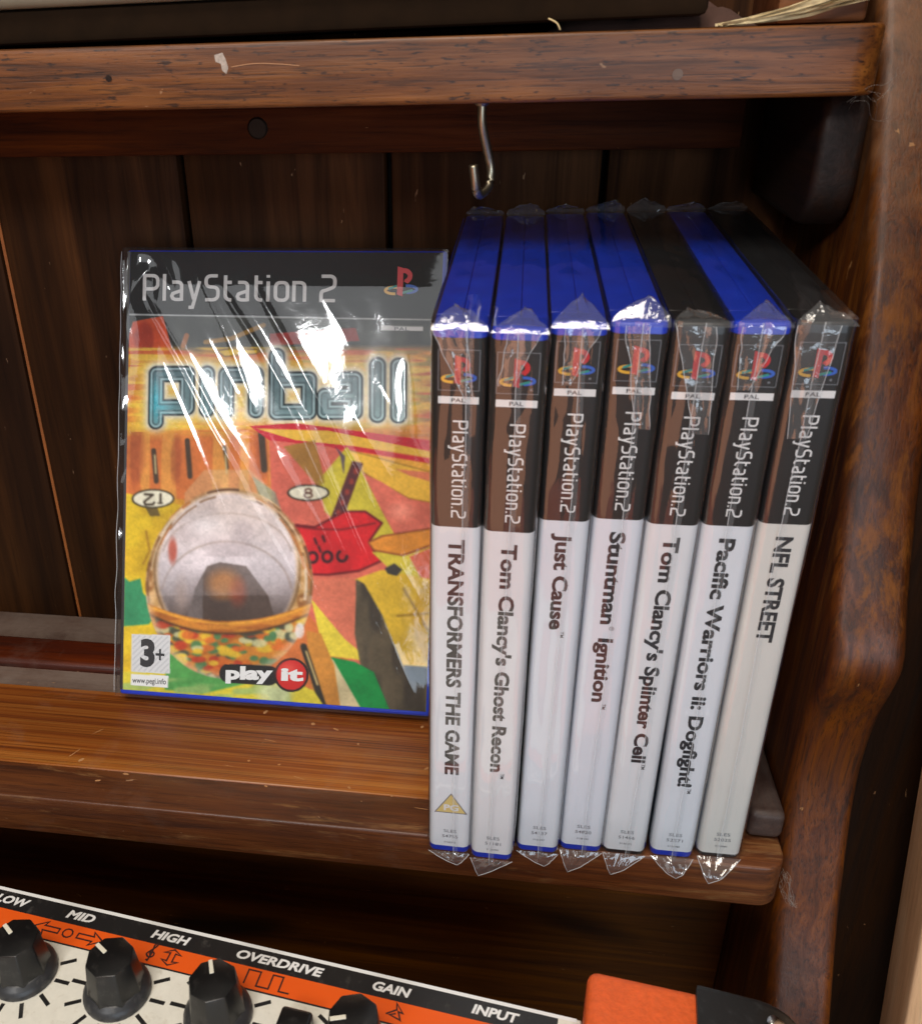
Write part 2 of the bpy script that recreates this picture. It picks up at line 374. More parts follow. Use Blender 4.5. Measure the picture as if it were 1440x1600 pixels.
# back planks, each a board of its own with eased edges
edges = [-380.3, -292.9, -205.6, -118.2, -31.3, 53.7, 141]
for i in range(6):
    ub('back_plank', edges[i]+1.2, edges[i+1]-1.2, 148, 160, -60, 330, W_PLANK, 1.6, 2)
ub('groove_strip', -206.4, -205.0, 149.6, 155, -60, 330, plain('groove_orange', (150, 84, 34), .6, var=.2), 0)  # thin orange strip set in one plank groove
ub('backing', -400, 150, 161, 166, -230, 330, M_BLACKGAP)
rail = ub('back_rail', XL, 99, 127, 147.7, 216.4, 236.8, W_RAIL, 1.0, 2)
n = 18
V = [(-78+4.0*math.cos(2*math.pi*k/n), 126.9, 225.8+240+4.0*math.sin(2*math.pi*k/n)) for k in range(n)]+[(-78+3.4*math.cos(2*math.pi*k/n), 126.4, 225.8+240+3.4*math.sin(2*math.pi*k/n)) for k in range(n)]
mesh('screw_head', V, [tuple(range(n, 2*n))]+[(k, k+n, (k+1) % n+n, (k+1) % n) for k in range(n)], plain('dark_screw', (26, 20, 16), .4, metal=.6, var=.4, vscale=500), rail)
ub('ledge_rail', XL, 122, 117, 147.7, -60, -19.4, W_DUSTY, 1.2, 2)
# cleat under the upper shelf, front end rounded
prof = [(147, 236.6), (147, 198)]+[(84+14*math.cos(R(a)), 212+14*math.sin(R(a))) for a in range(270, 179, -15)]+[(70, 232), (73, 236.6)]
def yz_prism(name, prof, x0, x1, mat, parent, bev, seg=3):
    bm = bmesh.new(); b = [bm.verts.new((x0*S, y*S, (z+240)*S)) for y, z in prof]; f = bm.faces.new(b)
    g = bmesh.ops.extrude_face_region(bm, geom=[f])
    bmesh.ops.translate(bm, vec=((x1-x0)*S, 0, 0), verts=[v for v in g['geom'] if isinstance(v, bmesh.types.BMVert)])
    bmesh.ops.recalc_face_normals(bm, faces=bm.faces)
    if bev:
        ee = [e for e in bm.edges if abs(e.verts[0].co.x-e.verts[1].co.x) < 1e-7]
        bmesh.ops.bevel(bm, geom=ee, offset=bev*S, segments=seg, profile=.5, affect='EDGES')
    return from_bm(name, bm, mat, parent, 50)
yz_prism('upper_cleat', prof, 109, 122.4, W_CLEAT, unit, 2.5)
# shaped side panel: front outline (y, z)
key = [(128, 330), (108, 295), (87, 261), (69, 230), (50, 193), (42, 170), (36.5, 150), (30, 125), (20.5, 100), (13.5, 86), (11, 76), (13.2, 66), (18.2, 50), (20, 28), (17, 8), (11, -14), (4, -36), (-8, -65), (-18, -95), (-30, -150), (-38, -230)]
fr = [(v.x, v.y) for v in smooth_path([(a, b, 0) for a, b in key], 4)]
yz_prism('side_panel', fr+[(165, -230), (165, 330)], 123.6, 146, W_SIDE, unit, 4.2, 4)
ub('lower_back_panel', XL, 123.4, 50, 62, -235, -19.0, W_LOW, .5, 1)
ub('counter', XL, 150, -330, 49.8, -240, -222, W_LIP, 2, 2)
# cup hook screwed into the underside of the upper shelf
hk = smooth_path([(9.6, 66, 236.8), (9.7, 66.4, 231), (11.2, 68.5, 224), (12.6, 70, 217.5), (12.2, 68.5, 212.5), (10.0, 64.5, 210.3), (8.9, 61.5, 211.6), (8.3, 60.2, 214.5), (7.6, 59.6, 219.6)], 6)
h = tube('cup_hook', [[q+U0 for q in hk]], 1.4, METAL, unit, 10)
h['label'] = 'small dull metal cup hook under the upper shelf'
n = 12; V = [(9.6+2.6*math.cos(2*math.pi*k/n), 66+2.6*math.sin(2*math.pi*k/n), 236.9+240) for k in range(n)]+[(9.6+1.6*math.cos(2*math.pi*k/n), 66+1.6*math.sin(2*math.pi*k/n), 235.8+240) for k in range(n)]
mesh('collar', V, [tuple(range(n, 2*n))[::-1]]+[(k, (k+1) % n, (k+1) % n+n, k+n) for k in range(n)], METAL, h)

# ------------------------------------------------------------------ neighbours at the right and on the upper shelf
cab = empty('dark_cabinet', (240, 70, -240), (0, 0, 0), 'dark brown cabinet in shadow right of the shelf unit', 'cabinet')
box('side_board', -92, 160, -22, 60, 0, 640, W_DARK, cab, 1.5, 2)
bb = empty('beech_board', (188, 0, -240), (0, R(-6.1), 0), 'pale beech board edge leaning at the lower right corner', 'board')
box('plank', 0, 80, -9, 11, 0, 560, W_BEECH, bb, 1.5, 3)
tb = empty('cream_box', (-190, 97, 255.6), (0, R(-.55), 0), 'cream box with dark base standing on the upper shelf at left', 'box')
box('base', -60, 262, -34, 40, 0, 9.6, plain('dark_base', (34, 22, 11), .9, var=.3, spec=.1), tb, 2, 2)
box('cream_shell', -64, 240, -38, 44, 9.9, 60, plain('cream_plastic', (142, 136, 116), .45, var=.08, dust=.2), tb, 4, 4)
rb = empty('brown_block', (106, 96, 255.2), (0, 0, R(-4)), 'brown wooden block behind the end of the upper shelf', 'block')
box('block', -12, 12, -24, 30, 0, 26, wood('block_wood', (90, 52, 32), (132, 84, 58), (158, 108, 78), 'X', 120, 9, .5, .1, seed=14), rb, 1.5, 2)
# raffia: a loose bundle of flat straw strands
rf = empty('raffia_bundle', (84, 66, 255.2), (0, 0, 0), 'loose pale raffia strands lying on the upper shelf by the side panel', 'raffia')
rr = random.Random(8); V, Fc = [], []
for k in range(46):
    a = rr.uniform(-2.5, 2.5); c = rr.uniform(0, 4.5); tw = rr.uniform(-.5, .5)
    P = smooth_path([(-6+rr.uniform(-3, 3), a+rr.uniform(-1, 1), c*.1+.3), (6, a*.9, c*.5+.8+rr.uniform(0, .8)), (16, a*.7+1, c*.8+2+rr.uniform(0, 1)), (28+rr.uniform(-4, 4), a+2, c+4.5+rr.uniform(0, 1.5)), (40, a+3, c+8)], 4)
    o = len(V)
    for i, q in enumerate(P):
        an = tw*i+k; hw = rr.uniform(.25, .5)
        dx = Vector((0, math.cos(an), math.sin(an)))*hw; V += [q+dx, q-dx]
    Fc += [(o+2*i, o+2*i+1, o+2*i+3, o+2*i+2) for i in range(len(P)-1)]
mesh('strands', V, Fc, plain('raffia', (198, 176, 132), .6, var=.3, vscale=400), rf, True)
cl = empty('brown_cloth', (58, 92, 255.2), (0, 0, 0), 'crumpled dark brown cloth behind the raffia strands', 'cloth')
V, Fc = [], []
nx, ny = 26, 14
for j in range(ny):
    for i in range(nx):
        u, v = i/(nx-1)*2-1, j/(ny-1)*2-1
        hgt = max(0, 1-abs(u)**3)*max(0, 1-abs(v)**3)
        V.append((u*30, v*22, hgt*(7+6*mn.noise(Vector((u*3, v*3, 2)))+2*mn.noise(Vector((u*9, v*9, 5))))))
Fc = [(j*nx+i, j*nx+i+1, (j+1)*nx+i+1, (j+1)*nx+i) for j in range(ny-1) for i in range(nx-1)]
mesh('folds', V, Fc, plain('brown_cloth', (70, 44, 34), .9, var=.2, bump=.3, bscale=1800), cl, True)
st = tube('straw_fragment', [smooth_path([(31.5, 60, 255.6), (30.4, 60, 257.4), (28, 60.4, 258.6)], 4)], .28, plain('straw', (200, 176, 128), .6), None, 5)
tag(st, 'tiny straw fragment sticking up on the upper shelf edge', 'straw')
# cobwebs
WEB = plain('cobweb_silk', (140, 132, 124), .9)
def web(name, label, anchors, seed, nthread):
    q = random.Random(seed); paths = []
    for k in range(nthread):
        a, b = q.choice(anchors), q.choice(anchors)
        if a == b: continue
        A, B = Vector(a), Vector(b)
        j = lambda: Vector((q.uniform(-1, 1), q.uniform(-1, 1), q.uniform(-1, 1)))
        paths.append(smooth_path([A+j()*1.2, A.lerp(B, .35)+j()*1.2, A.lerp(B, .7)+j()*1.2-Vector((0, 0, 1)), B+j()*1.2], 4))
    o = tube(name, paths, .03, WEB, None, 4); tag(o, label, 'cobweb', 'cobwebs at the side panel')
web('cobweb', 'wispy cobweb between lower shelf end and side panel', [(121.8, 3, -4), (122.2, 3, -12), (124.4, 4, -9), (126, 2.5, -15), (127, 2, -18)], 3, 30)
web('cobweb', 'wispy cobweb between upper shelf end and side panel', [(117, 57, 237), (112, 57.5, 236.4), (124, 60, 243), (123.8, 62, 238), (124, 66, 230), (119, 75, 232)], 5, 18)

# ------------------------------------------------------------------ game cases
CW, CD, CH = 13.9, 135.0, 190.0
def round_profile(w, d, r, n=5, off=0.0, back=None):
    """outline from the left side round the spine to the right side, (u, depth)"""
    L, Rr, r = -off, w+off, r+off
    p = [(L, back if back is not None else d)]
    p += [(L+r-r*math.cos(R(a)), -off+r-r*math.sin(R(a))) for a in np.linspace(0, 90, n)]
    p += [(Rr-r+r*math.sin(R(a)), -off+r-r*math.cos(R(a))) for a in np.linspace(0, 90, n)]
    p += [(Rr, back if back is not None else d)]
    return p
def shell_mesh():
    """case body: rounded spine, seam along the top and bottom, eased rims"""
    bm = bmesh.new(); r = 2.3
    def block(prof, z0, z1, bev):
        vs_ = [bm.verts.new((x*S, y*S, z0*S)) for x, y in prof]; f = bm.faces.new(vs_)
        g = bmesh.ops.extrude_face_region(bm, geom=[f]); nv = [v for v in g['geom'] if isinstance(v, bmesh.types.BMVert)]
        bmesh.ops.translate(bm, vec=(0, 0, (z1-z0)*S), verts=nv)
        allv = set(vs_) | set(nv)
        ee = [e for e in bm.edges if e.verts[0] in allv and e.verts[1] in allv and abs(e.verts[0].co.z-e.verts[1].co.z) < 1e-7]
        bmesh.ops.bevel(bm, geom=ee, offset=bev*S, segments=3, profile=.5, affect='EDGES')
    block([(0, 11)]+round_profile(CW, CD, r, 6, 0, 9)[0:]+[(CW, 11)], 0, CH, 1.1)
    block([(0, 11.2), (6.95, 11.2), (6.95, CD), (1.2, CD), (0, CD-1.2)], 0.2, CH-.2, .5)
    block([(7.0, 11.2), (CW, 11.2), (CW, CD-1.2), (CW-1.2, CD), (7.0, CD)], 0.2, CH-.3, .5)
    bmesh.ops.recalc_face_normals(bm, faces=bm.faces)
    me = bpy.data.meshes.new('case_shell'); bm.to_mesh(me); bm.free()
    me.set_sharp_from_angle(angle=R(38)); me.polygons.foreach_set('use_smooth', [True]*len(me.polygons)); return me
def spine_paper_mat(name, white, zsplit):
    t = NT(name)
    tc = t.add('ShaderNodeTexCoord'); sx = t.add('ShaderNodeSeparateXYZ'); t.link(tc.outputs['Object'], sx.inputs[0])
    m_ = t.math('GREATER_THAN', sx.outputs['Z'], zsplit*S)
    n_ = t.noise(t.coord((40, 40, 12)), 1, 3)
    wc = t.mix(n_, lin(*[v*.95 for v in white]), lin(*white))
    c = t.mix(m_, wc, lin(24, 21, 21)); t.base(c); t.set(rough=.38, spec=.5); return t.m
def side_paper_mat(name, a, b, c):
    t = NT(name); n_ = t.noise(t.coord((26, 26, 18)), 1, 4, .6, 1.0)
    t.base(t.ramp(n_, [(.36, lin(*a)), (.5, lin(*b)), (.64, lin(*c))])); t.set(rough=.35); return t.m

def emblem_polys():
    st = lambda pts, hw: strip2d(pts, hw)
    el = lambda cx, cy, rx, ry, a0, a1, n=9: [(cx+rx*math.cos(R(a0+(a1-a0)*i/n)), cy+ry*math.sin(R(a0+(a1-a0)*i/n))) for i in range(n+1)]
    P = []
    P.append((strip2d(el(.34, .30, .24, .085, 60, 275), .035), 1))       # yellow left sweep
    P.append((strip2d([(.18, .345), (.40, .415)], .03), 2))              # teal
    P.append((strip2d(el(.66, .335, .24, .085, 100, -95), .035), 3))     # blue right sweep
    P.append((strip2d([(.52, .235), (.80, .315)], .03), 2))
    P.append(([(.40, .20), (.545, .155), (.545, .86), (.40, .90)], 0))   # red stem
    P.append((strip2d([(.545, .80)]+el(.56, .66, .16, .14, 85, -60)+[(.62, .50)], .06), 0))
    return P
EMB = emblem_polys()
SHELL = shell_mesh()
def crumple(u, v, seed, amp): 
    a = mn.noise(Vector((u*.22+seed, v*.10, seed*1.7)))*.6+abs(mn.noise(Vector((u*.5, v*.16, seed+9))))*.7
    return a*amp
def wrap_mesh(name, parent, seed, wide):
    """film round spine, sides and top, slightly loose and creased"""
    prof = round_profile(CW, CD, 2.3, 4, .5, 130)
    # subdivide the profile
    P = []
    for i in range(len(prof)-1):
        a, b = prof[i], prof[i+1]; L = math.hypot(b[0]-a[0], b[1]-a[1]); k = max(1, min(9, int(L/1.3)))
        P += [(a[0]+(b[0]-a[0])*j/k, a[1]+(b[1]-a[1])*j/k) for j in range(k)]
    P.append(prof[-1]); nz = 130; V, Fc = [], []
    for j in range(nz+1):
        z = -.4+(CH+.9)*j/nz
        for i, (u, d) in enumerate(P):
            ctr = Vector((CW/2, 20)); nrm = Vector((u-CW/2, (d-12) if d < 6 else 0)).normalized()
            top = max(0, (z-150)/40); bot = max(0, (25-z)/25)
            h = crumple(u+d*.3, z*.5, seed, .35+.75*top+.5*bot)
            h += .35*mn.noise(Vector((u*.6+seed*3, z*.018, 4.0)))
            h = max(0, h+.12)
            if d > 6: h = min(h, .15)
            V.append((u+nrm.x*min(h, .35), d+nrm.y*h, z))
    n_ = len(P)
    Fc = [(j*n_+i, j*n_+i+1, (j+1)*n_+i+1, (j+1)*n_+i) for j in range(nz) for i in range(n_-1)]
    # top sheet
    o = len(V); nu, nd = 10, 40
    for j in range(nd+1):
        for i in range(nu+1):
            u = -.4+(CW+.8)*i/nu; d = .2+(CD+.3)*j/nd
            ed = min(i, nu-i)/nu*2
            V.append((u, d, CH+.55+(.25+.5*abs(mn.noise(Vector((u*.3, d*.06, seed)))))*min(1, ed*1.5)))
    Fc += [(o+j*(nu+1)+i, o+j*(nu+1)+i+1, o+(j+1)*(nu+1)+i+1, o+(j+1)*(nu+1)+i) for j in range(nd) for i in range(nu)]
    return mesh(name, V, Fc, FILM, parent, True)
def fold_top(parent, seed, wrap):
    """gathered film at the top of the spine: a peaked ear and a creased flap hanging over the front"""
    q = random.Random(seed); V, Fc = [], []
    ax = CW/2+q.uniform(-3.6, 3.8); ah = q.uniform(1.2, 6.2); bk = q.uniform(4.5, 9.5); nu, nv = 20, 12; pw = q.uniform(.9, 2.0)
    for j in range(nv+1):
        t = j/nv
        for i in range(nu+1):
            s = i/nu; u = (-.3+(CW+.6)*s)*(1-t**pw)+ax*t**pw
            cr = (abs(mn.noise(Vector((s*5+seed, t*2.2, 3))))*2.2+.5*mn.noise(Vector((s*14, t*4, seed))))*(t*(1.25-t))*2
            V.append((u+cr*.35, -.9+bk*t+cr*.5, CH-.8+(ah+1.2)*t**.8*(1-.25*abs(s-.5))+cr*.7))
    Fc = [(j*(nu+1)+i, j*(nu+1)+i+1, (j+1)*(nu+1)+i+1, (j+1)*(nu+1)+i) for j in range(nv) for i in range(nu)]
    mesh('top_fold', V, Fc, FILM_FOLD, wrap, True)
    # front flap
    V, Fc = [], []; zb = q.uniform(158, 180); nu, nv = 12, 20; lx, rx = q.uniform(-.2, 5), q.uniform(8.5, 14.0)
    mid_ = q.uniform(3, 11); tl, trr = mid_-q.uniform(.3, 4), mid_+q.uniform(.3, 4)
    E1, E2 = [], []
    for j in range(nv+1):
        t = j/nv; z = CH-.5+(zb-CH)*t
        a = lx*(1-t)+tl*t+.7*mn.noise(Vector((t*4, seed, 1))); b = rx*(1-t)+trr*t+.8*mn.noise(Vector((t*4, seed, 7)))
        for i in range(nu+1):
            s = i/nu; u = a+(b-a)*s
            V.append((u, -1.25-.8*abs(mn.noise(Vector((u*.55, z*.13, seed))))-.25*mn.noise(Vector((u*1.5, z*.4, seed))), z))
        E1.append(Vector(V[-nu-1])-Vector((0, .05, 0))); E2.append(Vector(V[-1])-Vector((0, .05, 0)))
    Fc = [(j*(nu+1)+i, j*(nu+1)+i+1, (j+1)*(nu+1)+i+1, (j+1)*(nu+1)+i) for j in range(nv) for i in range(nu)]
    mesh('front_flap', V, Fc, FILM_FOLD, wrap, True)
    # the long welded seam down the spine and the flap's cut edges
    sx = CW/2+q.uniform(-1.2, 1.6)
    seam = [Vector((sx+.5*math.sin(z*.03+seed)+.35*mn.noise(Vector((z*.06, seed, 2))), -1.35-.15*mn.noise(Vector((z*.05, seed, 5))), z)) for z in np.linspace(CH+.4, -1.5, 60)]
    tube('seam', [seam], .10, FILM_EDGE, wrap, 5)
    tube('cut_edge', [E1, E2], .09, FILM_EDGE, wrap, 5)
    V = []
    for k, p_ in enumerate(seam): V += [p_+Vector((-.05, .0, 0)), p_+Vector((1.5+.35*mn.noise(Vector((k*.2, seed, 8))), .35, 0))]
    mesh('seam_lap', V, [(2*i, 2*i+1, 2*i+3, 2*i+2) for i in range(len(seam)-1)], FILM_LAP, wrap, True)
def fold_rear(wrap, seed):
    q = random.Random(seed+90); ax = CW/2+q.uniform(-3, 3); ah = q.uniform(2.5, 6.5); V = []; nu, nv = 16, 9
    for j in range(nv+1):
        t = j/nv
        for i in range(nu+1):
            s = i/nu; u = (-.3+(CW+.6)*s)*(1-t**1.5)+ax*t**1.5
            cr = (abs(mn.noise(Vector((s*5+seed, t*2.2, 13))))*2.4+.5*mn.noise(Vector((s*14, t*4, seed))))*(t*(1.25-t))*2
            V.append((u+cr*.3, CD+.6-3.5*t*q.uniform(.9, 1.1)+cr*.4, CH+.2+ah*t**.8+cr*.8))
    mesh('rear_fold', V, [(j*(nu+1)+i, j*(nu+1)+i+1, (j+1)*(nu+1)+i+1, (j+1)*(nu+1)+i) for j in range(nv) for i in range(nu)], FILM_FOLD, wrap, True)
def fold_bottom(wrap, seed, yf):
    q = random.Random(seed+50); ax = CW/2+q.uniform(-4.5, 3.2); dep = q.uniform(4.5, 9.5); V = []; nu, nv = 14, 10
    dd = min(-2.0, -4.5-yf)
    for j in range(nv+1):
        t = j/nv
        for i in range(nu+1):
            s = i/nu; u = (-.2+(CW+.4)*s)*(1-t)+ax*t+q.uniform(-.06, .06)
            cr = (abs(mn.noise(Vector((s*5+seed*2, t*2, 8))))*2.0+.5*mn.noise(Vector((s*13, t*4, seed))))*(1-t)*min(1, t*5)
            V.append((u, -.8+(dd+.8)*min(1, t*1.6)-cr*.8, 1.0-dep*t+.3*cr))
    Fc = [(j*(nu+1)+i, j*(nu+1)+i+1, (j+1)*(nu+1)+i+1, (j+1)*(nu+1)+i) for j in range(nv) for i in range(nu)]
    mesh('bottom_fold', V, Fc, FILM_FOLD, wrap, True)
    e = [Vector(V[j*(nu+1)+k])-Vector((0, .08, 0)) for k in (0,) for j in range(nv+1)]
    e2 = [Vector(V[j*(nu+1)+nu])-Vector((0, .08, 0)) for j in range(nv+1)]
    tube('cut_edge', [e, e2], .10, FILM_EDGE, wrap, 5)
ORD = ['leftmost', 'second', 'third', 'fourth', 'fifth', 'sixth', 'rightmost']
CASES = [
 # x0, front y, lean deg, body, title, z end, serial, zoff
 (0.0, -7.46, .48, M_BLUE, 'TRANSFORMERS THE GAME', 37.2, 'SLES\n54755', 0, (228, 231, 236)),
 (14.76, -8.92, .55, M_BLUE, "Tom Clancy's Ghost Recon", 41.5, 'SLES\n51181', 0, (228, 229, 232)),
 (30.39, -3.69, .25, M_BLUE, 'Just Cause', 96.2, 'SLES\n54137', 1.6, (224, 229, 237)),
 (45.30, -1.32, .27, M_BLUE, 'Stuntman  Ignition', 67.7, 'SLES\n54820', 1.6, (224, 228, 237)),
 (59.92, -.81, .38, M_BLACK, "Tom Clancy's Splinter Cell", 43.2, 'SLES\n51466', .4, (227, 229, 233)),
 (76.01, -.03, -.12, M_BLUE, 'Pacific Warriors ii: Dogfight!', 33.5, 'SLES\n52571', .4, (226, 230, 237)),
 (91.90, 1.79, -.36, M_BLACK, 'NFL STREET', 92.5, 'SLES\n52025', .8, (222, 219, 213)),
]
LABELS = [
 'blue wrapped game case, leftmost of the upright row, with amber triangle near the spine bottom',
 'blue wrapped game case, second from left in the upright row, standing slightly forward',
 'blue wrapped game case, third from left in the upright row, with short title',
 'blue wrapped game case, fourth from left in the upright row, left of a black one',
 'black wrapped game case between two blue ones, fifth from left in the upright row',
 'blue wrapped game case between two black ones, sixth from left in the upright row',
 'black wrapped game case with creamy spine, rightmost of the row, next to the side panel']
ARTS = [((20, 16, 14), (90, 40, 20), (150, 90, 50)), ((20, 24, 16), (60, 64, 40), (110, 110, 90)), ((20, 40, 70), (50, 90, 130), (150, 150, 120)), ((40, 20, 40), (120, 40, 60), (60, 90, 150)),
        ((14, 18, 18), (40, 60, 50), (90, 100, 90)), ((20, 40, 90), (60, 110, 180), (120, 150, 190)), ((20, 40, 80), (60, 100, 160), (130, 120, 110))]
for i, (x0, yf, lean, body, title, zend, serial, zo, white) in enumerate(CASES):
    T = .034
    lift = max(0, CW*math.sin(R(lean)))
    c = empty('game_case', (x0+.55, yf+1.0, lift+.05), (T, R(lean), 0), LABELS[i], 'game case', 'shrink-wrapped game cases standing in a row')
    sh = new_obj('case_shell', SHELL if i == 0 else SHELL.copy(), c, [])
    if not sh.data.materials: sh.data.materials.append(body)
    else: sh.data.materials[0] = body
    zsp = 132.0+zo
    prof = round_profile(CW, CD, 2.3, 6, .12, 5.0); zs = (3.2 if body is not M_BLACK else 2.2, zsp, 187.2)
    V, Fc = [], []
    for z in zs: V += [(u, d, z) for u, d in prof]
    n = len(prof); Fc = [(j*n+k, j*n+k+1, (j+1)*n+k+1, (j+1)*n+k) for j in range(2) for k in range(n-1)]
    sp = mesh('spine_sleeve', V, Fc, spine_paper_mat('printed_spine_%d' % i, white, zsp), c, True)
    art = side_paper_mat('cover_print_%d' % i, *ARTS[i])
    for sgn, u in ((0, -.12), (1, CW+.12)):
        mesh('cover_sheet', [(u, 5.02, 3.2), (u, 131, 3.2), (u, 131, 187.2), (u, 5.02, 187.2)], [(0, 1, 2, 3)], art, c)
    fr_ = lambda L: (lambda x, y, l=0: (x, -.16-.03*L-.006*l, y))
    bx0, bs = 1.65, 10.6; zb = 173.0+zo
    poly_mesh('emblem', [(([(bx0+a*bs, zb+b*bs) for a, b in pl[0]], pl[1]) if isinstance(pl, tuple) else [(bx0+a*bs, zb+b*bs) for a, b in pl], m_) for pl, m_ in EMB], fr_(1), [M_RED, M_YEL, M_TEAL, M_BLU], sp)
    poly_mesh('emblem_frame', [(strip2d([(bx0, zb), (bx0+bs, zb), (bx0+bs, zb+bs+.4), (bx0, zb+bs+.4)], .10, True), 0), ([(bx0+8.8+.35*math.cos(k*.785), zb+1.2+.35*math.sin(k*.785)) for k in range(8)], 0)], fr_(0), [M_GREYINK], sp)
    bar = poly_mesh('region_bar', [([(bx0, zb-3.7), (bx0+bs, zb-3.7), (bx0+bs, zb-1.7), (bx0, zb-1.7)], 0)], fr_(0), [M_WHITEINK], sp)
    d = text2d('PAL', .012); place2d('region_lettering', d, lambda x, y, l: (bx0+3.5+x, -.22, zb-3.25+y), M_DARKINK, sp, 3.6, 1.15)
    V, Fc, wd, lay = console_text('PlayStation.2')
    place2d('platform_lettering', (V, Fc, wd, lay), lambda x, y, l: (5.6+y, -.2-.006*l, 164.6+zo*.9-x), M_WHITEINK, sp, 30.2, 4.1)
    d = text2d(title, .036); ch = 4.3 if i not in (0, 6) else 4.5
    place2d('title_lettering', d, lambda x, y, l: (5.2+y, -.2, zsp-4.0-x), M_DARKINK, sp, zsp-4.0-zend, ch)
    if i == 3:
        zr = zsp-4.0-(zsp-4.0-zend)*(text2d('Stuntman', .036)[2]+.12)/d[2]
        place2d('registered_mark', text2d('\u00ae', .0), lambda x, y, l: (7.8+y, -.2, zr-x), M_DARKINK, sp, 1.5, 1.5)
    if i in (1, 2, 3, 4, 5):
        d = text2d('TM', .01); place2d('trademark', d, lambda x, y, l: (8.4+y, -.2, zend-.6-x), M_DARKINK, sp, 2.2, 1.2)
    for li, (tx, hgt, zz, ln) in enumerate(((serial.split('\n')[0], 1.45, 10.0+zo, 4.4), (serial.split('\n')[1], 1.45, 7.4+zo, 5.4), ('0126%03d' % (303+i*97), .8, 4.8+zo*.8, 4.0))):
        d = text2d(tx, .004); place2d('serial_lettering', d, lambda x, y, l, zz=zz, ln=ln: (7.2-ln/2+x, -.2, zz+y), M_GREYINK, sp, ln, hgt)
    if i == 0:
        tri = poly_mesh('rating_triangle', [([(2.0, 19.5), (12.6, 19.5), (7.3, 28.3)], 0), (strip2d([(2.0, 19.5), (12.6, 19.5), (7.3, 28.3)], .18, True), 1)], fr_(0), [M_AMBER, M_GREYINK], sp)
        d = text2d('PG', .03); place2d('rating_lettering', d, lambda x, y, l: (4.9+x, -.24, 20.7+y), M_WHITEINK, sp, 5.0, 2.8)
    wr = wrap_mesh('plastic_wrap', c, i*3.1+1, CW)
    fold_top(c, i*7+3, wr); fold_bottom(wr, i*5+2, yf); fold_rear(wr, i*4+1)

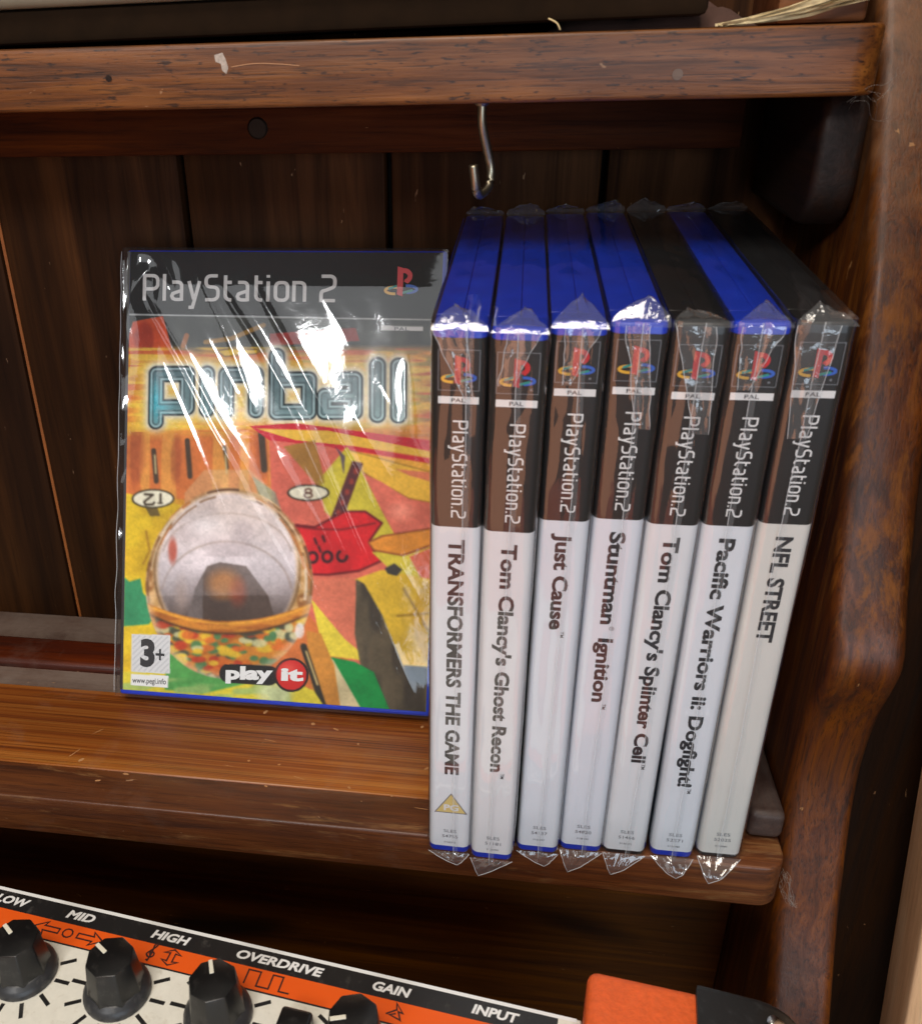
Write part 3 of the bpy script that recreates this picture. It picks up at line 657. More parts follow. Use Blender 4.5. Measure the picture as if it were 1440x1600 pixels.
# ------------------------------------------------------------------ the case that faces out: printed cover painted cell by cell into its sheet
RW, RH = 660, 940
def paint_cover():
    s = np.linspace(0, 1, RW)[None, :]; t = np.linspace(0, 1, RH)[:, None]
    # layout units of the cover drawing (its four corners)
    X = (208*(1-s)+690*s)*(1-t)+(206*(1-s)+664*s)*t
    Y = (402*(1-s)+408*s)*(1-t)+(1078*(1-s)+1113*s)*t
    rng = np.random.RandomState(5)
    def vnoise(sx, sy, seed):
        g = np.random.RandomState(seed).rand(64, 64); a = (X/sx) % 63; b = (Y/sy) % 63
        i, j = a.astype(int), b.astype(int); fa, fb = a-i, b-j; fa = fa*fa*(3-2*fa); fb = fb*fb*(3-2*fb)
        return (g[j, i]*(1-fa)+g[j, i+1]*fa)*(1-fb)+(g[j+1, i]*(1-fa)+g[j+1, i+1]*fa)*fb
    I = np.zeros((RH, RW, 3)); I[:] = (196, 120, 60)
    def over(mask, c, a=1.0):
        mk = (mask*a)[..., None]; I[:] = I*(1-mk)+np.asarray(c, float)*mk
    def inpoly(pts):
        m_ = np.zeros(X.shape, bool); n = len(pts)
        for k in range(n):
            (x1, y1), (x2, y2) = pts[k], pts[(k+1) % n]
            if y1 == y2: continue
            m_ ^= ((Y > min(y1, y2)) & (Y <= max(y1, y2)) & (X < x1+(Y-y1)*(x2-x1)/(y2-y1)))
        return m_
    def poly(pts, c, a=1.0, line=None, lw=1.4):
        over(inpoly(pts), c, a)
        if line: stroke(list(pts)+[pts[0]], line, lw)
    def dseg(pts):
        d = np.full(X.shape, 1e9)
        for (x1, y1), (x2, y2) in zip(pts[:-1], pts[1:]):
            L = max(1e-6, (x2-x1)**2+(y2-y1)**2); tt = np.clip(((X-x1)*(x2-x1)+(Y-y1)*(y2-y1))/L, 0, 1)
            d = np.minimum(d, np.hypot(X-x1-tt*(x2-x1), Y-y1-tt*(y2-y1)))
        return d
    def stroke(pts, c, lw, a=1.0): over(np.clip(lw-dseg(pts)+.5, 0, 1), c, a)
    def ell(cx, cy, rx, ry): return np.hypot((X-cx)/rx, (Y-cy)/ry)
    def blob(cx, cy, rx, ry, c, a=1.0, soft=.25): over(np.clip((1-ell(cx, cy, rx, ry))/soft, 0, 1), c, a)
    sm = lambda v, a, b: np.clip((v-a)/(b-a), 0, 1)
    # upper scene
    n1 = vnoise(60, 9, 1); n2 = vnoise(24, 24, 2); n3 = vnoise(8, 8, 3); n4 = vnoise(70, 5, 4)
    over(np.ones(X.shape), (46, 48, 46))
    over(sm(n2, .4, .7)*(Y < 560), (90, 92, 84), .5)
    poly([(214, 508), (262, 500), (280, 560), (246, 570), (232, 690), (208, 690), (208, 530)], (196, 78, 44)); blob(232, 535, 18, 30, (150, 50, 36), .7)
    stroke([(330, 540), (370, 535), (420, 515)], (176, 130, 60), 3.5, .8); stroke([(295, 545), (300, 530)], (190, 110, 50), 4, .8)
    poly([(430, 528), (520, 522), (560, 520), (566, 540), (430, 546)], (170, 60, 56), .8)
    # streaked orange and yellow playfield behind the title
    y0 = 552+10*(n2-.5)
    over(sm(Y, y0-6, y0+8), (206, 140, 62))
    over(sm(n1, .45, .6)*(Y > 548), (226, 186, 76), .8); over(sm(n4, .55, .7)*(Y > 552), (190, 70, 52), .75); over(sm(vnoise(40, 6, 7), .62, .75)*(Y > 552)*(X > 480), (120, 120, 70), .6)
    poly([(348, 553), (372, 550), (412, 552), (410, 558), (360, 562)], (224, 186, 70), .95, (110, 80, 40), 1.0)
    for ex, ey in ((650, 585), (656, 612), (600, 560)): blob(ex, ey, 22, 5, (236, 190, 84), .8)
    # halo of the title
    hx = np.hypot(np.maximum(0, np.abs(X-440)-190)/34, np.maximum(0, np.abs(Y-622)-34)/30)
    over(np.exp(-hx**2*1.5), (240, 206, 96), .75)
    over(np.exp(-(ell(252, 660, 46, 40))**2), (244, 214, 80), .8)
    # title letters: rounded tube strokes shaded like chrome
    LT = [[[(253, 588), (302, 588), (302, 639), (253, 639)], [(253, 588), (253, 660)]], [[(333, 588), (333, 642)]], [[(363, 644), (363, 590), (409, 590), (409, 644)]],
          [[(441, 562), (441, 647), (490, 647), (490, 598), (441, 598)]], [[(538, 598), (559, 598), (559, 647), (514, 647), (514, 623), (559, 623)]], [[(593, 577), (593, 652)]], [[(624, 578), (624, 653)]]]
    D = np.full(X.shape, 1e9)
    for L in LT:
        for pth in L: D = np.minimum(D, dseg(pth))
    over(np.exp(-(np.maximum(0, D-11)/9)**2), (226, 222, 206), .95)
    hw = 12.0; ins = np.clip(hw-D+.5, 0, 1)
    gy = sm(Y, 575, 660)
    body = np.stack([96+30*gy+20*(n2-.5), 116+40*gy+20*(n2-.5), 122+38*gy+20*(n2-.5)], -1)
    teal = np.exp(-((X-256)/22)**2-((Y-630)/28)**2)[..., None]; body = body*(1-teal)+np.array((70, 178, 196.))*teal
    mk = ins[..., None]; I[:] = I*(1-mk)+body*mk
    over(np.exp(-((D-11.2)/1.6)**2), (38, 44, 48), .95)
    over(np.exp(-((D-7.6)/1.1)**2), (196, 220, 224), .75); over(np.exp(-((D-4.8)/1.4)**2), (60, 72, 78), .55)
    # lower playfield: orange posts, pink fan, stripes
    low_ = Y > 676
    I[:] = np.where((sm(Y, 668, 690) > 0)[..., None], I*(1-sm(Y, 668, 690)[..., None])+np.array((196, 112, 62.))*sm(Y, 668, 690)[..., None], I)
    over(low_*sm(vnoise(14, 120, 9), .5, .62)*(X < 440), (222, 168, 84), .6)
    over(low_*sm(vnoise(22, 90, 12), .6, .75)*(X < 440), (150, 76, 50), .6)
    for px, a, b, w_ in ((250, 705, 752, 4), (303, 690, 745, 4), (361, 700, 732, 2.5), (418, 680, 735, 5), (458, 690, 750, 6)): stroke([(px, a), (px+5, b)], (54, 48, 42), w_, .9)
    for px in (252, 363): stroke([(px, 712), (px+2, 740)], (200, 186, 140), 1.2)
    poly([(430, 690), (690, 700), (668, 1060), (560, 1040), (440, 900)], (206, 106, 90))
    poly([(400, 668), (470, 664), (690, 694), (690, 750), (610, 728), (520, 700), (430, 690)], (190, 46, 60))
    poly([(410, 672), (520, 676), (690, 712), (690, 722), (560, 700), (470, 690)], (220, 178, 74)); poly([(540, 704), (690, 730), (690, 742), (600, 730)], (224, 168, 70))
    poly([(545, 704), (690, 745), (690, 790), (640, 780), (572, 740)], (222, 178, 72), 1, (150, 110, 50), .8); poly([(620, 735), (690, 742), (690, 760), (640, 745)], (206, 120, 90))
    poly([(572, 742), (600, 755), (640, 782), (690, 796), (690, 870), (640, 850), (590, 800)], (208, 112, 96)); blob(628, 800, 26, 20, (226, 146, 128), .8, .8)
    poly([(505, 752), (548, 700), (570, 738), (600, 800), (668, 930), (668, 1010), (600, 870), (548, 830), (515, 800)], (196, 182, 66))
    poly([(452, 700), (500, 690), (515, 755), (505, 762)], (150, 120, 50), .8)
    poly([(556, 722), (572, 726), (536, 830), (518, 826)], (84, 44, 48)); 
    for k in range(6): blob(561-k*6.4, 738+k*16, 4.5, 6, (150, 60, 50), .9, .5)
    poly([(530, 700), (545, 715), (543, 745), (538, 715)], (80, 70, 90), .9)
    over((ell(490, 771, 32, 13) < 1), (50, 42, 34)); over((ell(490, 771, 29, 10.5) < 1), (228, 222, 200))
    tk = [(452, 818), (500, 824), (545, 800), (575, 800), (600, 818), (582, 845), (590, 866), (600, 876), (566, 892), (520, 898), (490, 897), (470, 860)]
    poly(tk, (196, 36, 44), 1, (96, 24, 30), 1.6); stroke([(452, 820), (500, 827), (540, 828), (590, 818)], (110, 24, 32), 1.2)
    for k, cx in enumerate((497, 519, 541)): stroke([(cx+7*math.cos(a), 871-k+8*math.sin(a)) for a in np.linspace(0, 6.28 if k < 2 else 4.2, 16)], (54, 20, 30), 2.2)
    for cx, cy in ((478, 842), (500, 846), (506, 858), (512, 842)): stroke([(cx, cy-4), (cx+3, cy+4)], (70, 20, 30), 2)
    poly([(580, 848), (600, 838), (675, 826), (672, 852), (630, 868), (588, 860)], (212, 140, 58), 1, (130, 70, 40), 1.2)
    poly([(584, 862), (630, 870), (672, 854), (668, 930), (612, 890)], (204, 188, 70)); poly([(640, 870), (672, 856), (668, 925)], (214, 110, 84))
    poly([(560, 905), (600, 890), (672, 905), (668, 1045), (628, 1042)], (216, 180, 62)); poly([(672, 905), (668, 1045), (650, 1000), (640, 960), (655, 920)], (196, 158, 50))
    for a, b in (((622, 962), (668, 958)), ((632, 920), (662, 975)), ((660, 975), (668, 985))): stroke([a, b], (140, 108, 40), 1.6, .8)
    poly([(604, 888), (618, 880), (630, 890), (622, 900), (608, 896)], (60, 58, 56))
    poly([(480, 905), (560, 902), (568, 1000), (590, 1040), (540, 995), (500, 940)], (212, 120, 96)); poly([(495, 935), (545, 998), (588, 1036), (560, 1030), (515, 1024)], (220, 200, 74))
    poly([(562, 905), (574, 912), (600, 960), (632, 1044), (670, 1044), (668, 1115), (600, 1113), (572, 1060), (560, 990)], (92, 82, 66)); over(inpoly([(562, 905), (574, 912), (600, 960), (632, 1044), (670, 1044), (668, 1115), (600, 1113), (572, 1060), (560, 990)])*sm(vnoise(16, 60, 71), .4, .7), (58, 52, 46), .8); poly([(632, 1040), (666, 1042), (664, 1072), (640, 1062)], (30, 28, 28))
    poly([(522, 1026), (560, 1034), (588, 1050), (612, 1112), (560, 1112), (530, 1070)], (24, 132, 66)); poly([(508, 1024), (528, 1030), (572, 1112), (520, 1112)], (206, 190, 150))
    poly([(488, 985), (510, 990), (530, 1040), (540, 1112), (500, 1112)], (190, 130, 60)); stroke([(484, 1010), (500, 1060), (516, 1112)], (48, 44, 38), 5); stroke([(488, 1018), (505, 1070)], (200, 176, 120), 1.4)
    # left: yellow field, green patches
    poly([(206, 770), (300, 790), (280, 1000), (300, 1090), (206, 1080)], (218, 186, 52)); over((X < 300)*(Y > 780)*sm(n2, .5, .75), (196, 158, 44), .6)
    poly([(206, 900), (214, 908), (232, 903), (236, 925), (262, 955), (246, 975), (206, 978)], (60, 138, 96))
    poly([(206, 1050), (420, 1040), (500, 1080), (520, 1112), (206, 1082)], (206, 190, 66)); poly([(276, 1020), (310, 1030), (400, 1068), (330, 1085), (272, 1078)], (84, 150, 80)); over((Y > 1060)*(X < 470)*sm(vnoise(30, 9, 21), .5, .65), (150, 176, 110), .8)
    blob(440, 1085, 34, 26, (206, 212, 170), .8, .5); stroke([(240, 830), (246, 860), (236, 880)], (150, 110, 40), 2, .7)
    poly([(238, 792), (256, 790), (262, 806), (246, 806)], (110, 92, 50))
    over((ell(250, 779, 34, 15) < 1), (60, 54, 40)); over((ell(250, 779, 31, 12.5) < 1), (232, 228, 206))
    stroke([(262, 772), (262, 786)], (60, 50, 40), 1.6); stroke([(258, 786), (265, 786)], (60, 50, 40), 1.0); stroke([(252, 785), (250, 788), (238, 788), (236, 784), (250, 773), (237, 772)], (60, 50, 40), 1.6)
    stroke([(490+5*math.cos(a), 768+3.2*math.sin(a)) for a in np.linspace(0, 6.3, 12)], (90, 60, 50), 1.3); stroke([(490+6*math.cos(a), 775+3.6*math.sin(a)) for a in np.linspace(0, 6.3, 12)], (90, 60, 50), 1.3)
    # trail above the ball
    poly([(300, 770), (330, 735), (400, 735), (440, 770), (440, 800), (300, 800)], (206, 178, 140), .45); poly([(405, 745), (440, 770), (450, 800), (420, 790)], (120, 150, 130), .6)
    # steel ball
    e = ell(369, 912, 129, 149); ball = e < 1
    over(np.clip((1-e)*30, 0, 1), (188, 146, 92)); over(ball*sm(vnoise(18, 30, 61), .5, .7), (226, 190, 140), .7); over(ball*sm(vnoise(22, 26, 62), .62, .75), (120, 70, 36), .7)
    eu = ell(366, 890, 112, 124); over(np.clip((1-eu)*14, 0, 1)*(Y < 985), (222, 212, 218))
    over(np.clip((1-eu)*14, 0, 1)*sm(Y, 880, 970), (78, 66, 62)); over(ball*np.clip((1-eu)*6, 0, 1)*(1-sm(Y, 780, 860)), (190, 176, 172), .6)
    poly([(300, 985), (318, 920), (336, 884), (356, 878), (396, 884), (430, 930), (446, 985)], (72, 58, 52), .85); blob(362, 912, 34, 30, (190, 120, 60), .75, .6); blob(384, 924, 18, 30, (150, 60, 40), .5, .6)
    poly([(300, 985), (318, 920), (330, 900), (330, 985)], (120, 112, 112), .7)
    for cy_, ry_ in ((872, 70), (930, 84)): 
        q_ = np.abs(ell(366, cy_, 100, ry_)-1)*60; over(np.exp(-q_**2)*(Y < cy_-10), (150, 130, 120), .7)
    over(ball*(eu > .99)*(Y < 960)*sm(n3, .4, .7), (214, 176, 130), .8); over(np.exp(-((e-.975)*60)**2)*(.15+.85*sm(Y, 800, 930)), (110, 80, 52), .85); over(np.exp(-((eu-1.0)*55)**2)*(Y < 990)*(.3+.7*sm(Y, 800, 930)), (104, 80, 58), .8); over(np.clip((1-e)*8, 0, 1)*(1-sm(Y, 770, 900)), (214, 196, 186), .6)
    blob(282, 860, 9, 26, (176, 70, 50), .8, .5)
    over(np.clip((1-eu)*5, 0, 1)*(Y < 930)*sm(vnoise(60, 90, 51), .4, .8), (240, 232, 238), .6); over(np.clip((1-eu)*5, 0, 1)*(Y < 870)*sm(vnoise(26, 46, 52), .62, .8), (176, 162, 166), .4)
    for k in range(26):
        a0 = rng.uniform(3.3, 6.1); r0 = rng.uniform(.9, .985); c = [(120, 84, 52), (232, 214, 190), (176, 110, 60), (90, 64, 50)][rng.randint(4)]
        stroke([(369+129*r0*math.cos(a), 912+149*r0*math.sin(a)) for a in np.linspace(a0, a0+rng.uniform(.15, .5), 7)], c, rng.uniform(.8, 2.4), .8)
    blob(330, 820, 40, 26, (246, 240, 242), .6, .9); blob(296, 930, 14, 40, (170, 150, 140), .5, .9)
    band = ball*(Y > 950+30*(1-((X-369)/129)**2)-10); over(band, (196, 128, 54)); over(band*sm(vnoise(30, 7, 31), .5, .65), (150, 84, 40), .7)
    lowm = ball*(Y > 962+36*(1-((X-369)/129)**2)-8)
    for k in range(190):
        cx, cy = rng.uniform(262, 486), rng.uniform(965, 1062); c = [(170, 60, 40), (216, 180, 60), (70, 120, 80), (200, 196, 150), (60, 70, 60), (206, 110, 50)][rng.randint(6)]
        mk = np.clip((1-np.hypot((X-cx)/rng.uniform(6, 16), (Y-cy)/rng.uniform(4, 10)))*3, 0, 1)*lowm; over(mk, c, .9)
    over(np.exp(-((Y-(956+34*(1-((X-369)/129)**2)))/2.2)**2)*ball, (70, 48, 34), .85); over(np.exp(-((Y-(944+30*(1-((X-369)/129)**2)))/2.0)**2)*ball, (230, 170, 70), .8)
    over(np.clip((e-.9)*10, 0, 1)*ball*(Y > 930), (214, 190, 170), .6); blob(478, 985, 8, 14, (226, 220, 220), .8)
    soft = I.copy()
    for _ in range(3):
        for ax_ in (0, 1): soft = (np.roll(soft, 1, ax_)+soft+np.roll(soft, -1, ax_))/3
    wb = np.clip((Y-690)/20, 0, 1)[..., None]; I[:] = I*(1-wb)+soft*wb
    # top band
    ly = 497+(X-208)*.026; over((Y < ly), (18, 19, 20)); over(np.clip(1.6-np.abs(Y-ly), 0, 1), (190, 192, 190))
    # painterly variation of the print
    lum = I.mean(-1, keepdims=True); low2 = (Y > 510)[..., None]
    I[:] = np.where(low2, lum+(I-lum)*1.08, I)
    I[:] = I*(1+.08*(n3-.5)[..., None]+.09*(vnoise(3, 3, 41)-.5)[..., None]+.16*(vnoise(30, 40, 42)-.5)[..., None])
    # rating box ground, console mark ground, publisher mark
    poly([(219, 990), (280, 992), (280, 1053), (219, 1050)], (214, 214, 216)); 
    dg_ = ((X+Y*1.0) % 9 < 2.2) & inpoly([(221, 992), (278, 994), (278, 1051), (221, 1048)]); over(dg_, (176, 178, 184), .8)
    poly([(219, 1053), (278, 1056), (277, 1075), (219, 1071)], (230, 230, 230))
    dl = dseg([(372, 1052), (432, 1056)]); over(np.clip(16-dl, 0, 1)*(Y > 1038), (36, 34, 34))
    over((ell(466, 1055, 26, 27) < 1), (40, 30, 30)); over((ell(466, 1055, 22.5, 23.5) < 1), (200, 40, 38)); over(np.exp(-(ell(460, 1046, 14, 12))**2), (236, 110, 96), .6)
    poly([(598, 517), (660, 519), (660, 526), (598, 524)], (224, 224, 222))
    return np.clip(I, 0, 255), X, Y
ART, AX, AY = paint_cover()
ART = ART.reshape(RH//2, 2, RW//2, 2, 3).mean((1, 3))/255
ART = np.where(ART <= .04045, ART/12.92, ((ART+.055)/1.055)**2.4)
fc_ = empty('game_case', (-140.5, 57.6, -1.0+14.5*math.sin(.415)), (-.415, 0, .005), 'wrapped game case facing out with a colourful pinball cover, leaning on the back planks', 'game case')
# shell lying the other way: spine at the left, cover towards the viewer
def ft(u, d, v): return (u, d, v)
bm = bmesh.new()
def fblock(x0, x1, y0, y1, z0, z1, bev):
    g = bmesh.ops.create_cube(bm, size=1); 
    for v in g['verts']: v.co = Vector(((x0+x1)/2+v.co.x*(x1-x0), (y0+y1)/2+v.co.y*(y1-y0), (z0+z1)/2+v.co.z*(z1-z0)))*S
    ee = list({e for v in g['verts'] for e in v.link_edges}); bmesh.ops.bevel(bm, geom=ee, offset=bev*S, segments=3, profile=.5, affect='EDGES')
fblock(0, 135, .0, 7.1, 0, 190, 1.4); fblock(0, 135, 7.3, 14.3, .3, 189.7, 1.4); fblock(-.1, 11, .4, 13.9, .2, 189.8, 1.2)
from_bm('case_shell', bm, M_BLUE, fc_, 40)
mesh('spine_sheet', [(.5, -.1, 2.2), (1.55, -.11, 2.2), (1.55, -.11, 189.2), (.5, -.1, 189.2), (-.16, .8, 2.2), (-.16, .8, 189.2), (-.16, 13.6, 2.2), (-.16, 13.6, 189.2)], [(0, 1, 2, 3), (4, 0, 3, 5), (6, 4, 5, 7)], plain('spine_print', (40, 34, 34), .4), fc_)
U0_, U1_, V0_, V1_ = 1.6, 133.2, 2.2, 189.2; gw, gh = RW//2, RH//2
uu = np.linspace(U0_, U1_, gw); vv = np.linspace(V1_, V0_, gh)
co = np.zeros((gh, gw, 3)); co[..., 0] = uu[None, :]; co[..., 1] = -.12; co[..., 2] = vv[:, None]
idx = np.arange(gh*gw).reshape(gh, gw); fcs = np.stack([idx[:-1, :-1], idx[1:, :-1], idx[1:, 1:], idx[:-1, 1:]], -1).reshape(-1, 4)
me = bpy.data.meshes.new('cover_sheet')
me.vertices.add(gh*gw); me.vertices.foreach_set('co', (co*S).astype(np.float32).ravel())
nf = len(fcs); me.loops.add(nf*4); me.loops.foreach_set('vertex_index', fcs.astype(np.int32).ravel())
me.polygons.add(nf); me.polygons.foreach_set('loop_start', np.arange(0, nf*4, 4, dtype=np.int32))
me.update(calc_edges=True); me.validate()
at = me.color_attributes.new('print', 'FLOAT_COLOR', 'POINT')
at.data.foreach_set('color', np.concatenate([ART.reshape(-1, 3), np.ones((gh*gw, 1))], 1).astype(np.float32).ravel())
t = NT('printed_cover'); a_ = t.add('ShaderNodeVertexColor', layer_name='print'); t.base(a_.outputs['Color']); t.set(rough=.55, spec=.18)
cs = new_obj('cover_sheet', me, fc_, t.m)
# lettering on the cover; layout units -> sheet
def cover_pt(x, y):
    tt = 0.5
    for _ in range(6):
        l, r_ = 208*(1-tt)+206*tt, 690*(1-tt)+664*tt; ss = (x-l)/(r_-l)
        yt, yb = 402*(1-ss)+408*ss, 1078*(1-ss)+1113*ss; tt = (y-yt)/(yb-yt)
    return U0_+(U1_-U0_)*ss, V1_+(V0_-V1_)*tt
def cover_text(name, data, x0, yb, x1, h, mat, layer=0, dy=0.0):
    u0, v0 = cover_pt(x0, yb); u1, v1 = cover_pt(x1, yb+dy); ua, va = cover_pt(x0, yb-h); L = u1-u0; hh = va-v0; sl = (v1-v0)/L
    return place2d(name, data, lambda x, y, l: (u0+x, -.18-.03*layer-.006*l, v0+y+sl*x), mat, cs, L, hh)
M_PALEINK = plain('pale_ink', (196, 192, 188), .5)
V, Fc, wd, lay = console_text('PlayStation 2', .062)
cover_text('platform_lettering', (V, Fc, wd, lay), 229, 476, 536, 40, M_PALEINK, 0, 5)
cover_text('region_lettering', text2d('PAL', .012), 618, 524.5, 640, 5.5, M_GREYINK, 0, .5)
cover_text('rating_lettering', text2d('3', .05), 233, 1039, 256, 41, M_DARKINK, 0, 1)
cover_text('rating_plus', text2d('+', .015), 257, 1035, 271, 26, M_DARKINK, 0, 1)
cover_text('web_lettering', text2d('www.pegi.info', .01), 221, 1067, 274, 9, M_DARKINK, 0, 3)
cover_text('publisher_lettering', text2d('play', .05), 366, 1061, 438, 20, M_WHITEINK, 0, 1)
cover_text('publisher_lettering', text2d('it', .045), 450, 1063, 484, 20, M_WHITEINK, 0, 1)
eu0, ev0 = cover_pt(598, 482); es = 16.0
poly_mesh('emblem', [(([(eu0+a*es, ev0+b*es) for a, b in pl[0]], pl[1]) if isinstance(pl, tuple) else [(eu0+a*es, ev0+b*es) for a, b in pl], m_) for pl, m_ in EMB], lambda x, y, l: (x, -.2-.006*l, y), [M_RED, M_YEL, M_TEAL, M_BLU], cs)
# film over the cover: slack low swells plus sharp creases fanning down from the top left corner
gu, gv = 240, 330
uu = np.linspace(-1.6, 135.6, gu); vv = np.linspace(-.6, 190.8, gv); UU, VV = np.meshgrid(uu, vv)
H = np.zeros(UU.shape)
def crease(p0, p1, amp, wd, asym=.5, wob=0.0):
    (x0, y0), (x1, y1) = p0, p1; L = math.hypot(x1-x0, y1-y0); dx, dy = (x1-x0)/L, (y1-y0)/L
    s_ = (UU-x0)*dx+(VV-y0)*dy; d_ = -(UU-x0)*dy+(VV-y0)*dx+wob*np.sin(s_*.13)
    env = np.clip(s_/12, 0, 1)*np.clip((L-s_)/25, 0, 1)
    return amp*env*np.where(d_ > 0, np.exp(-d_/(wd*asym*2)), np.exp(d_/(wd*(1-asym)*2)))
q = random.Random(11)
for p0, p1, a_, w_ in (((6, 172), (98, 18), .55, 1.5), ((9, 173), (104, 20), .60, 1.6), ((40, 178), (84, 112), .6, 2.0), ((54, 180), (96, 110), .7, 2.4), ((30, 186), (60, 120), .35, 1.6), ((74, 130), (116, 44), .5, 1.8), ((84, 132), (114, 76), .55, 1.8),
                       ((98, 126), (120, 90), .6, 2.4), ((66, 110), (120, 20), .35, 1.3), ((78, 104), (124, 12), .35, 1.2), ((60, 150), (130, 6), .3, 1.3), ((20, 160), (80, 40), .3, 1.2), ((14, 150), (70, 30), .22, 1.0), ((120, 150), (122, 96), .5, 1.6)):
    H = np.maximum(H, crease(p0, p1, a_, w_, q.uniform(.3, .7), q.uniform(0, .5)))
for k in range(22):
    x, y = q.uniform(5, 110), q.uniform(60, 182); L = q.uniform(20, 70); H = np.maximum(H, crease((x, y), (x+L*.52, y-L*.85), q.uniform(.05, .16), q.uniform(.6, 1.0), q.uniform(.3, .7)))
nz_ = np.array([[mn.noise(Vector((u*.028+v*.012, v*.020-u*.010, 3.3))) for u in uu] for v in vv])
nf_ = np.array([[mn.noise(Vector((u*.11, v*.06, 1.3))) for u in uu] for v in vv])
slack = np.clip(np.minimum(UU+1, 136-UU)/16, 0, 1)*np.clip(np.minimum(VV+1, 191-VV)/16, 0, 1)
H = H+(1.2+.34*nz_+.05*nf_)*slack
edge = np.exp(-((UU+1.6)/4)**2)*np.abs(nf_)*1.5+np.exp(-((UU-8)/14)**2-((VV-186)/12)**2)*np.abs(nf_)*2.5
H = np.maximum(H+edge, .0)+.55
V = np.stack([UU, -H, VV], -1).reshape(-1, 3)
idx = np.arange(gu*gv).reshape(gv, gu); fcs = np.stack([idx[:-1, :-1], idx[:-1, 1:], idx[1:, 1:], idx[1:, :-1]], -1).reshape(-1, 4)
V = V.tolist(); Fl = fcs.tolist()
# round the left and right sides and over the top
def skirt(ids, off):
    o_ = len(V); n_ = len(ids)
    for dd_ in (3.0, 9.0, 14.6):
        for k_ in ids:
            v_ = V[k_]; jj = .5*mn.noise(Vector((v_[0]*.2, v_[2]*.12, dd_)))
            V.append([v_[0]+off[0]*(1+jj), dd_, v_[2]+off[1]*(1+jj)])
    rows = [list(ids)]+[list(range(o_+r_*n_, o_+(r_+1)*n_)) for r_ in range(3)]
    for a, b in zip(rows[:-1], rows[1:]):
        for i in range(n_-1): Fl.append([a[i], a[i+1], b[i+1], b[i]])
skirt(idx[:, 0].tolist(), (-.9, 0)); skirt(idx[:, -1].tolist(), (.4, 0)); skirt(idx[-1, :].tolist(), (0, .4))
fw = mesh('plastic_wrap', V, Fl, FILM_FLAT, fc_, True)
tube('edge_crease', [[Vector((-1.9+.5*mn.noise(Vector((z*.08, 1, 2))), -.9-.3*mn.noise(Vector((z*.1, 4, 2))), z)) for z in np.linspace(1, 189, 60)]], .12, FILM_EDGE, fw, 5)

# ------------------------------------------------------------------ guitar amplifier in front, its control panel facing up
amp = empty('guitar_amplifier', (-152.7, -29.7, -222), (0, 0, R(-6.67)), 'orange guitar amplifier with white top panel and black knobs in front of the shelves', 'amplifier')
PZ = 208.4                                            # panel height above the counter; local axes: a to the right, -b towards the viewer
M_PANEL = plain('dusty_white_panel', (222, 218, 206), .42, var=.06, dust=.45, dustcol=(158, 140, 112), vscale=300)
M_PBLACK = plain('panel_black', (26, 25, 26), .4, dust=.55, dustcol=(96, 92, 88))
M_PORANGE = plain('panel_orange', (226, 88, 18), .42, dust=.18, dustcol=(200, 120, 70))
M_VINYL = plain('orange_vinyl', (222, 92, 34), .55, var=.14, bump=1.0, bscale=420, vscale=500, dust=.15, dustcol=(214, 140, 90))
M_CORNER = plain('black_corner_plastic', (26, 26, 27), .45, dust=.5, dustcol=(84, 84, 86), bump=.2, bscale=500)
M_KNOB = plain('black_knob_plastic', (18, 18, 19), .30, var=.3, vscale=200, dust=.42, dustcol=(82, 78, 74))
M_KNOBSKIRT = plain('grey_knob_skirt', (44, 44, 46), .42, dust=.5, dustcol=(110, 106, 102))
M_POINTER = plain('cream_pointer', (220, 214, 196), .5)
M_INK = plain('panel_ink', (52, 22, 18), .5)
body = box('cabinet', -140, 262, -200, -.5, 0, PZ-3, M_VINYL, amp, 4, 3)
pan = box('control_panel', -120, 206, -120, 0, PZ-3, PZ, M_PANEL, amp, .4, 1)
def flat(name, x0, x1, b0, b1, z, mat): return mesh(name, [(x0, -b1, PZ+z), (x1, -b1, PZ+z), (x1, -b0, PZ+z), (x0, -b0, PZ+z)], [(0, 1, 2, 3)], mat, pan)
flat('white_line', -119, 204.5, .05, 1.25, .06, M_WHITEINK); flat('black_strip', -119, 199, 1.25, 8.0, .06, M_PBLACK)
flat('orange_strip', -119, 199, 8.0, 15.3, .06, M_PORANGE); flat('dark_line', -119, 199, 15.3, 15.9, .06, M_PBLACK)  # last one: thin dark line between orange strip and white panel
for s_, x0, x1 in (('LOW', 2.5, 15.6), ('MID', 31.0, 41.6), ('HIGH', 63.6, 77.4), ('OVERDRIVE', 94.6, 124.6), ('GAIN', 141.2, 153.6), ('INPUT', 173.0, 187.6)):
    place2d('control_lettering', text2d(s_, .038, .2), lambda x, y, l, x0=x0: (x0+x, -5.9+y, PZ+.12), M_WHITEINK, pan, x1-x0, 3.1)
def sym(paths, x0, b0, sx, sy, hw=.28, closed=False):
    V, Fc = [], []
    for k, pth in enumerate(paths):
        v, f = strip2d([(x0+x*sx, -b0+y*sy) for x, y in pth], hw, closed); o = len(V)
        V += [(a, b, PZ+.12+.01*k) for a, b in v]; Fc += [tuple(i+o for i in g) for g in f]
    mesh('panel_symbol', V, Fc, M_INK, pan)
arrow = [(0, .5), (.45, 1), (.38, .68), (1, .68), (1, .32), (.38, .32), (.45, 0)]
sym([arrow], 22.5, 14.0, 9.5, 5.0, closed=True)
sym([[(1-x, y) for x, y in arrow]], 39.2, 14.0, 9.5, 5.0, closed=True)
sym([[(.5+.5*math.cos(k*.63), .5+.5*math.sin(k*.63)) for k in range(10)]], 33.6, 13.1, 3.6, 3.2, closed=True)
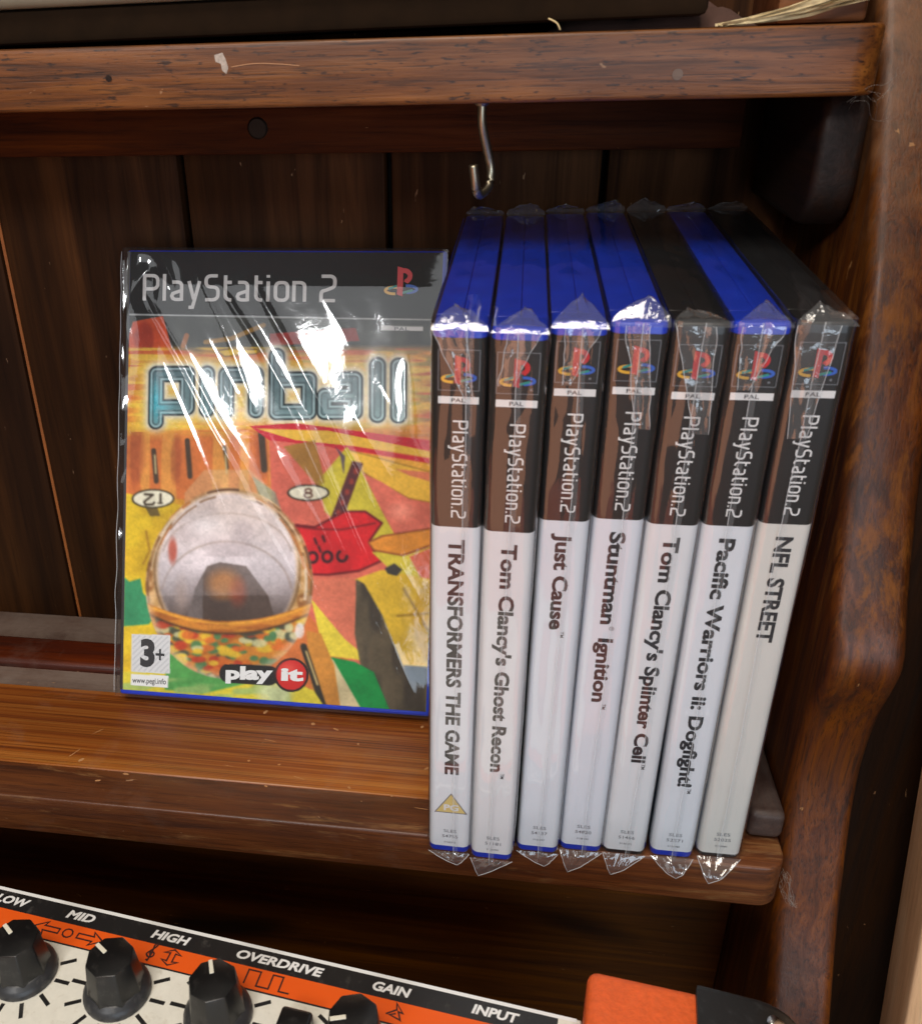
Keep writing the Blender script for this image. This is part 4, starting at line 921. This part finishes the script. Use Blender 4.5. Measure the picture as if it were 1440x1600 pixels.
sym([[(0, .55), (.5, 1), (1, .55), (.68, .62), (.68, .38), (1, .45), (.5, 0), (0, .45), (.32, .38), (.32, .62)]], -3.5, 14.0, 6, 5.2, closed=True)
clef = [(.5+.5*math.sin(3.4+t_*9.6)*(.15+.85*t_)*.9, .32+.30*math.cos(3.4+t_*9.6)*(.15+.85*t_)) for t_ in np.linspace(0, .78, 26)]
sym([clef+[(.62, .78), (.72, .98), (.58, 1.02)], [(.58, 1.02), (.44, .85), (.52, .3), (.46, -.1), (.3, -.05)]], 64.8, 13.6, 4.2, 6.0, .3)
sym([[(0, .72), (.5, 1), (1, .72), (.66, .76), (.66, .24), (1, .28), (.5, 0), (0, .28), (.34, .24), (.34, .76)]], 71.0, 14.2, 6.0, 5.8, closed=True)
sym([[(0, 0), (0, 1), (.3, 1), (.3, 0), (.6, 0), (.6, 1), (.85, 1), (.85, 0), (1.1, 0)]], 100.8, 14.0, 14.0, 5.0)
sym([[(0, .2), (.5, .6), (.42, 1), (.85, .45), (.6, .5), (.8, 0), (.2, .2), (.5, .35)]], 147.6, 13.8, 6.0, 5.2)
sym([[(0, 0), (1, 0), (1, 1), (0, 1)]], 176.5, 15.0, 6.5, 5.0, closed=True)
# knobs: faceted caps on flared skirts
def knob(a, b, rot, label):
    k = empty('knob', (a, -b, PZ), (0, 0, R(rot))); k.parent = amp; k['label'] = label
    n = 32
    prof_ = [(10.5, .2), (10.7, 1.0), (10.5, 2.2), (9.6, 3.4), (8.8, 4.0), (8.4, 4.6)]
    V = [(r*math.cos(2*math.pi*i/n), r*math.sin(2*math.pi*i/n), z) for r, z in prof_ for i in range(n)]
    Fc = [(j*n+i, j*n+(i+1) % n, (j+1)*n+(i+1) % n, (j+1)*n+i) for j in range(len(prof_)-1) for i in range(n)]+[tuple((len(prof_)-1)*n+i for i in range(n))]
    mesh('skirt', V, Fc, M_KNOBSKIRT, k, True)
    bm = bmesh.new(); N = 8; rings = [(9.1, 3.2), (8.8, 5.4), (7.5, 16.8)]; vr = []
    for r, z in rings: vr.append([bm.verts.new((r*math.cos(2*math.pi*(i+.5)/N)*S, r*math.sin(2*math.pi*(i+.5)/N)*S, z*S)) for i in range(N)])
    for j in range(2):
        for i in range(N): bm.faces.new((vr[j][i], vr[j][(i+1) % N], vr[j+1][(i+1) % N], vr[j+1][i]))
    tf = bm.faces.new(vr[2]); bmesh.ops.bevel(bm, geom=list(tf.edges)+[e for e in bm.edges if len(e.link_faces) == 2 and abs(e.verts[0].co.z-e.verts[1].co.z) > .01], offset=.45*S, segments=2, profile=.5, affect='EDGES')
    from_bm('cap', bm, M_KNOB, k, 30)
    box('pointer', -.65, .65, 2.2, 6.9, 16.7, 17.05, M_POINTER, k, .1, 1)
    return k
KN = [(29.8, 28.0, 60, 'knob below the first label, pointer turned left'), (63, 26.6, 64, 'knob below the second label'), (97.5, 26.0, 30, 'knob below the third label, pointer straight up'), (142, 26.5, 112, 'knob at right, pointer turned to the left side')]
for a, b, rot, lb_ in KN:
    knob(a, b, rot, lb_)
    for j in range(11):
        ang = -90+(j-5)*30
        if abs(j-5) > 4: continue
        c_, s_ = math.cos(R(ang)), math.sin(R(ang)); r0, r1, hw = 11.2, 16.4, .65
        mesh('dial_mark', [(a+c_*r0-s_*hw, -b+s_*r0+c_*hw, PZ+.08), (a+c_*r0+s_*hw, -b+s_*r0-c_*hw, PZ+.08), (a+c_*r1+s_*hw, -b+s_*r1-c_*hw, PZ+.08), (a+c_*r1-s_*hw, -b+s_*r1+c_*hw, PZ+.08)], [(0, 1, 2, 3)], M_PBLACK, pan)
sw = box('push_switch', 117.5, 127.5, -30, -21.5, PZ+.02, PZ+6.5, M_KNOB, amp, 1.2, 3)
# raised end cheek in orange vinyl, moulded corner in black plastic
box('end_cheek', 206.2, 241, -200, 3.5, PZ-40, PZ+20.2, M_VINYL, amp, 3.2, 4)
bm = bmesh.new(); pts = []
NA = 12
prof_ = [(236.5, PZ+22.3), (252, PZ+21.4)]+[(252+16*math.sin(R(a)), PZ+5.4+16*math.cos(R(a))) for a in range(10, 91, 10)]+[(268, PZ-60), (236.5, PZ-60)]
f = bm.faces.new([bm.verts.new((x*S, 5.2*S, z*S)) for x, z in prof_]); g = bmesh.ops.extrude_face_region(bm, geom=[f])
bmesh.ops.translate(bm, vec=(0, -62*S, 0), verts=[v for v in g['geom'] if isinstance(v, bmesh.types.BMVert)]); bmesh.ops.recalc_face_normals(bm, faces=bm.faces)
bmesh.ops.bevel(bm, geom=[e for e in bm.edges if abs(e.verts[0].co.y-e.verts[1].co.y) < 1e-7], offset=3*S, segments=3, profile=.5, affect='EDGES')
cp = from_bm('corner_protector', bm, M_CORNER, amp, 40)
n = 14; V = [(258+3*math.cos(2*math.pi*k/n), -3+3*math.sin(2*math.pi*k/n), PZ+20.9) for k in range(n)]
V = [(a, b, z-(a-258)*.45) for a, b, z in V]; V2 = [(a*.75+258*.25, b*.75-3*.25, z+1.0) for a, b, z in V]
mesh('rivet', V+V2, [tuple(range(n, 2*n))]+[(k, (k+1) % n, (k+1) % n+n, k+n) for k in range(n)], METAL_S, cp, True)
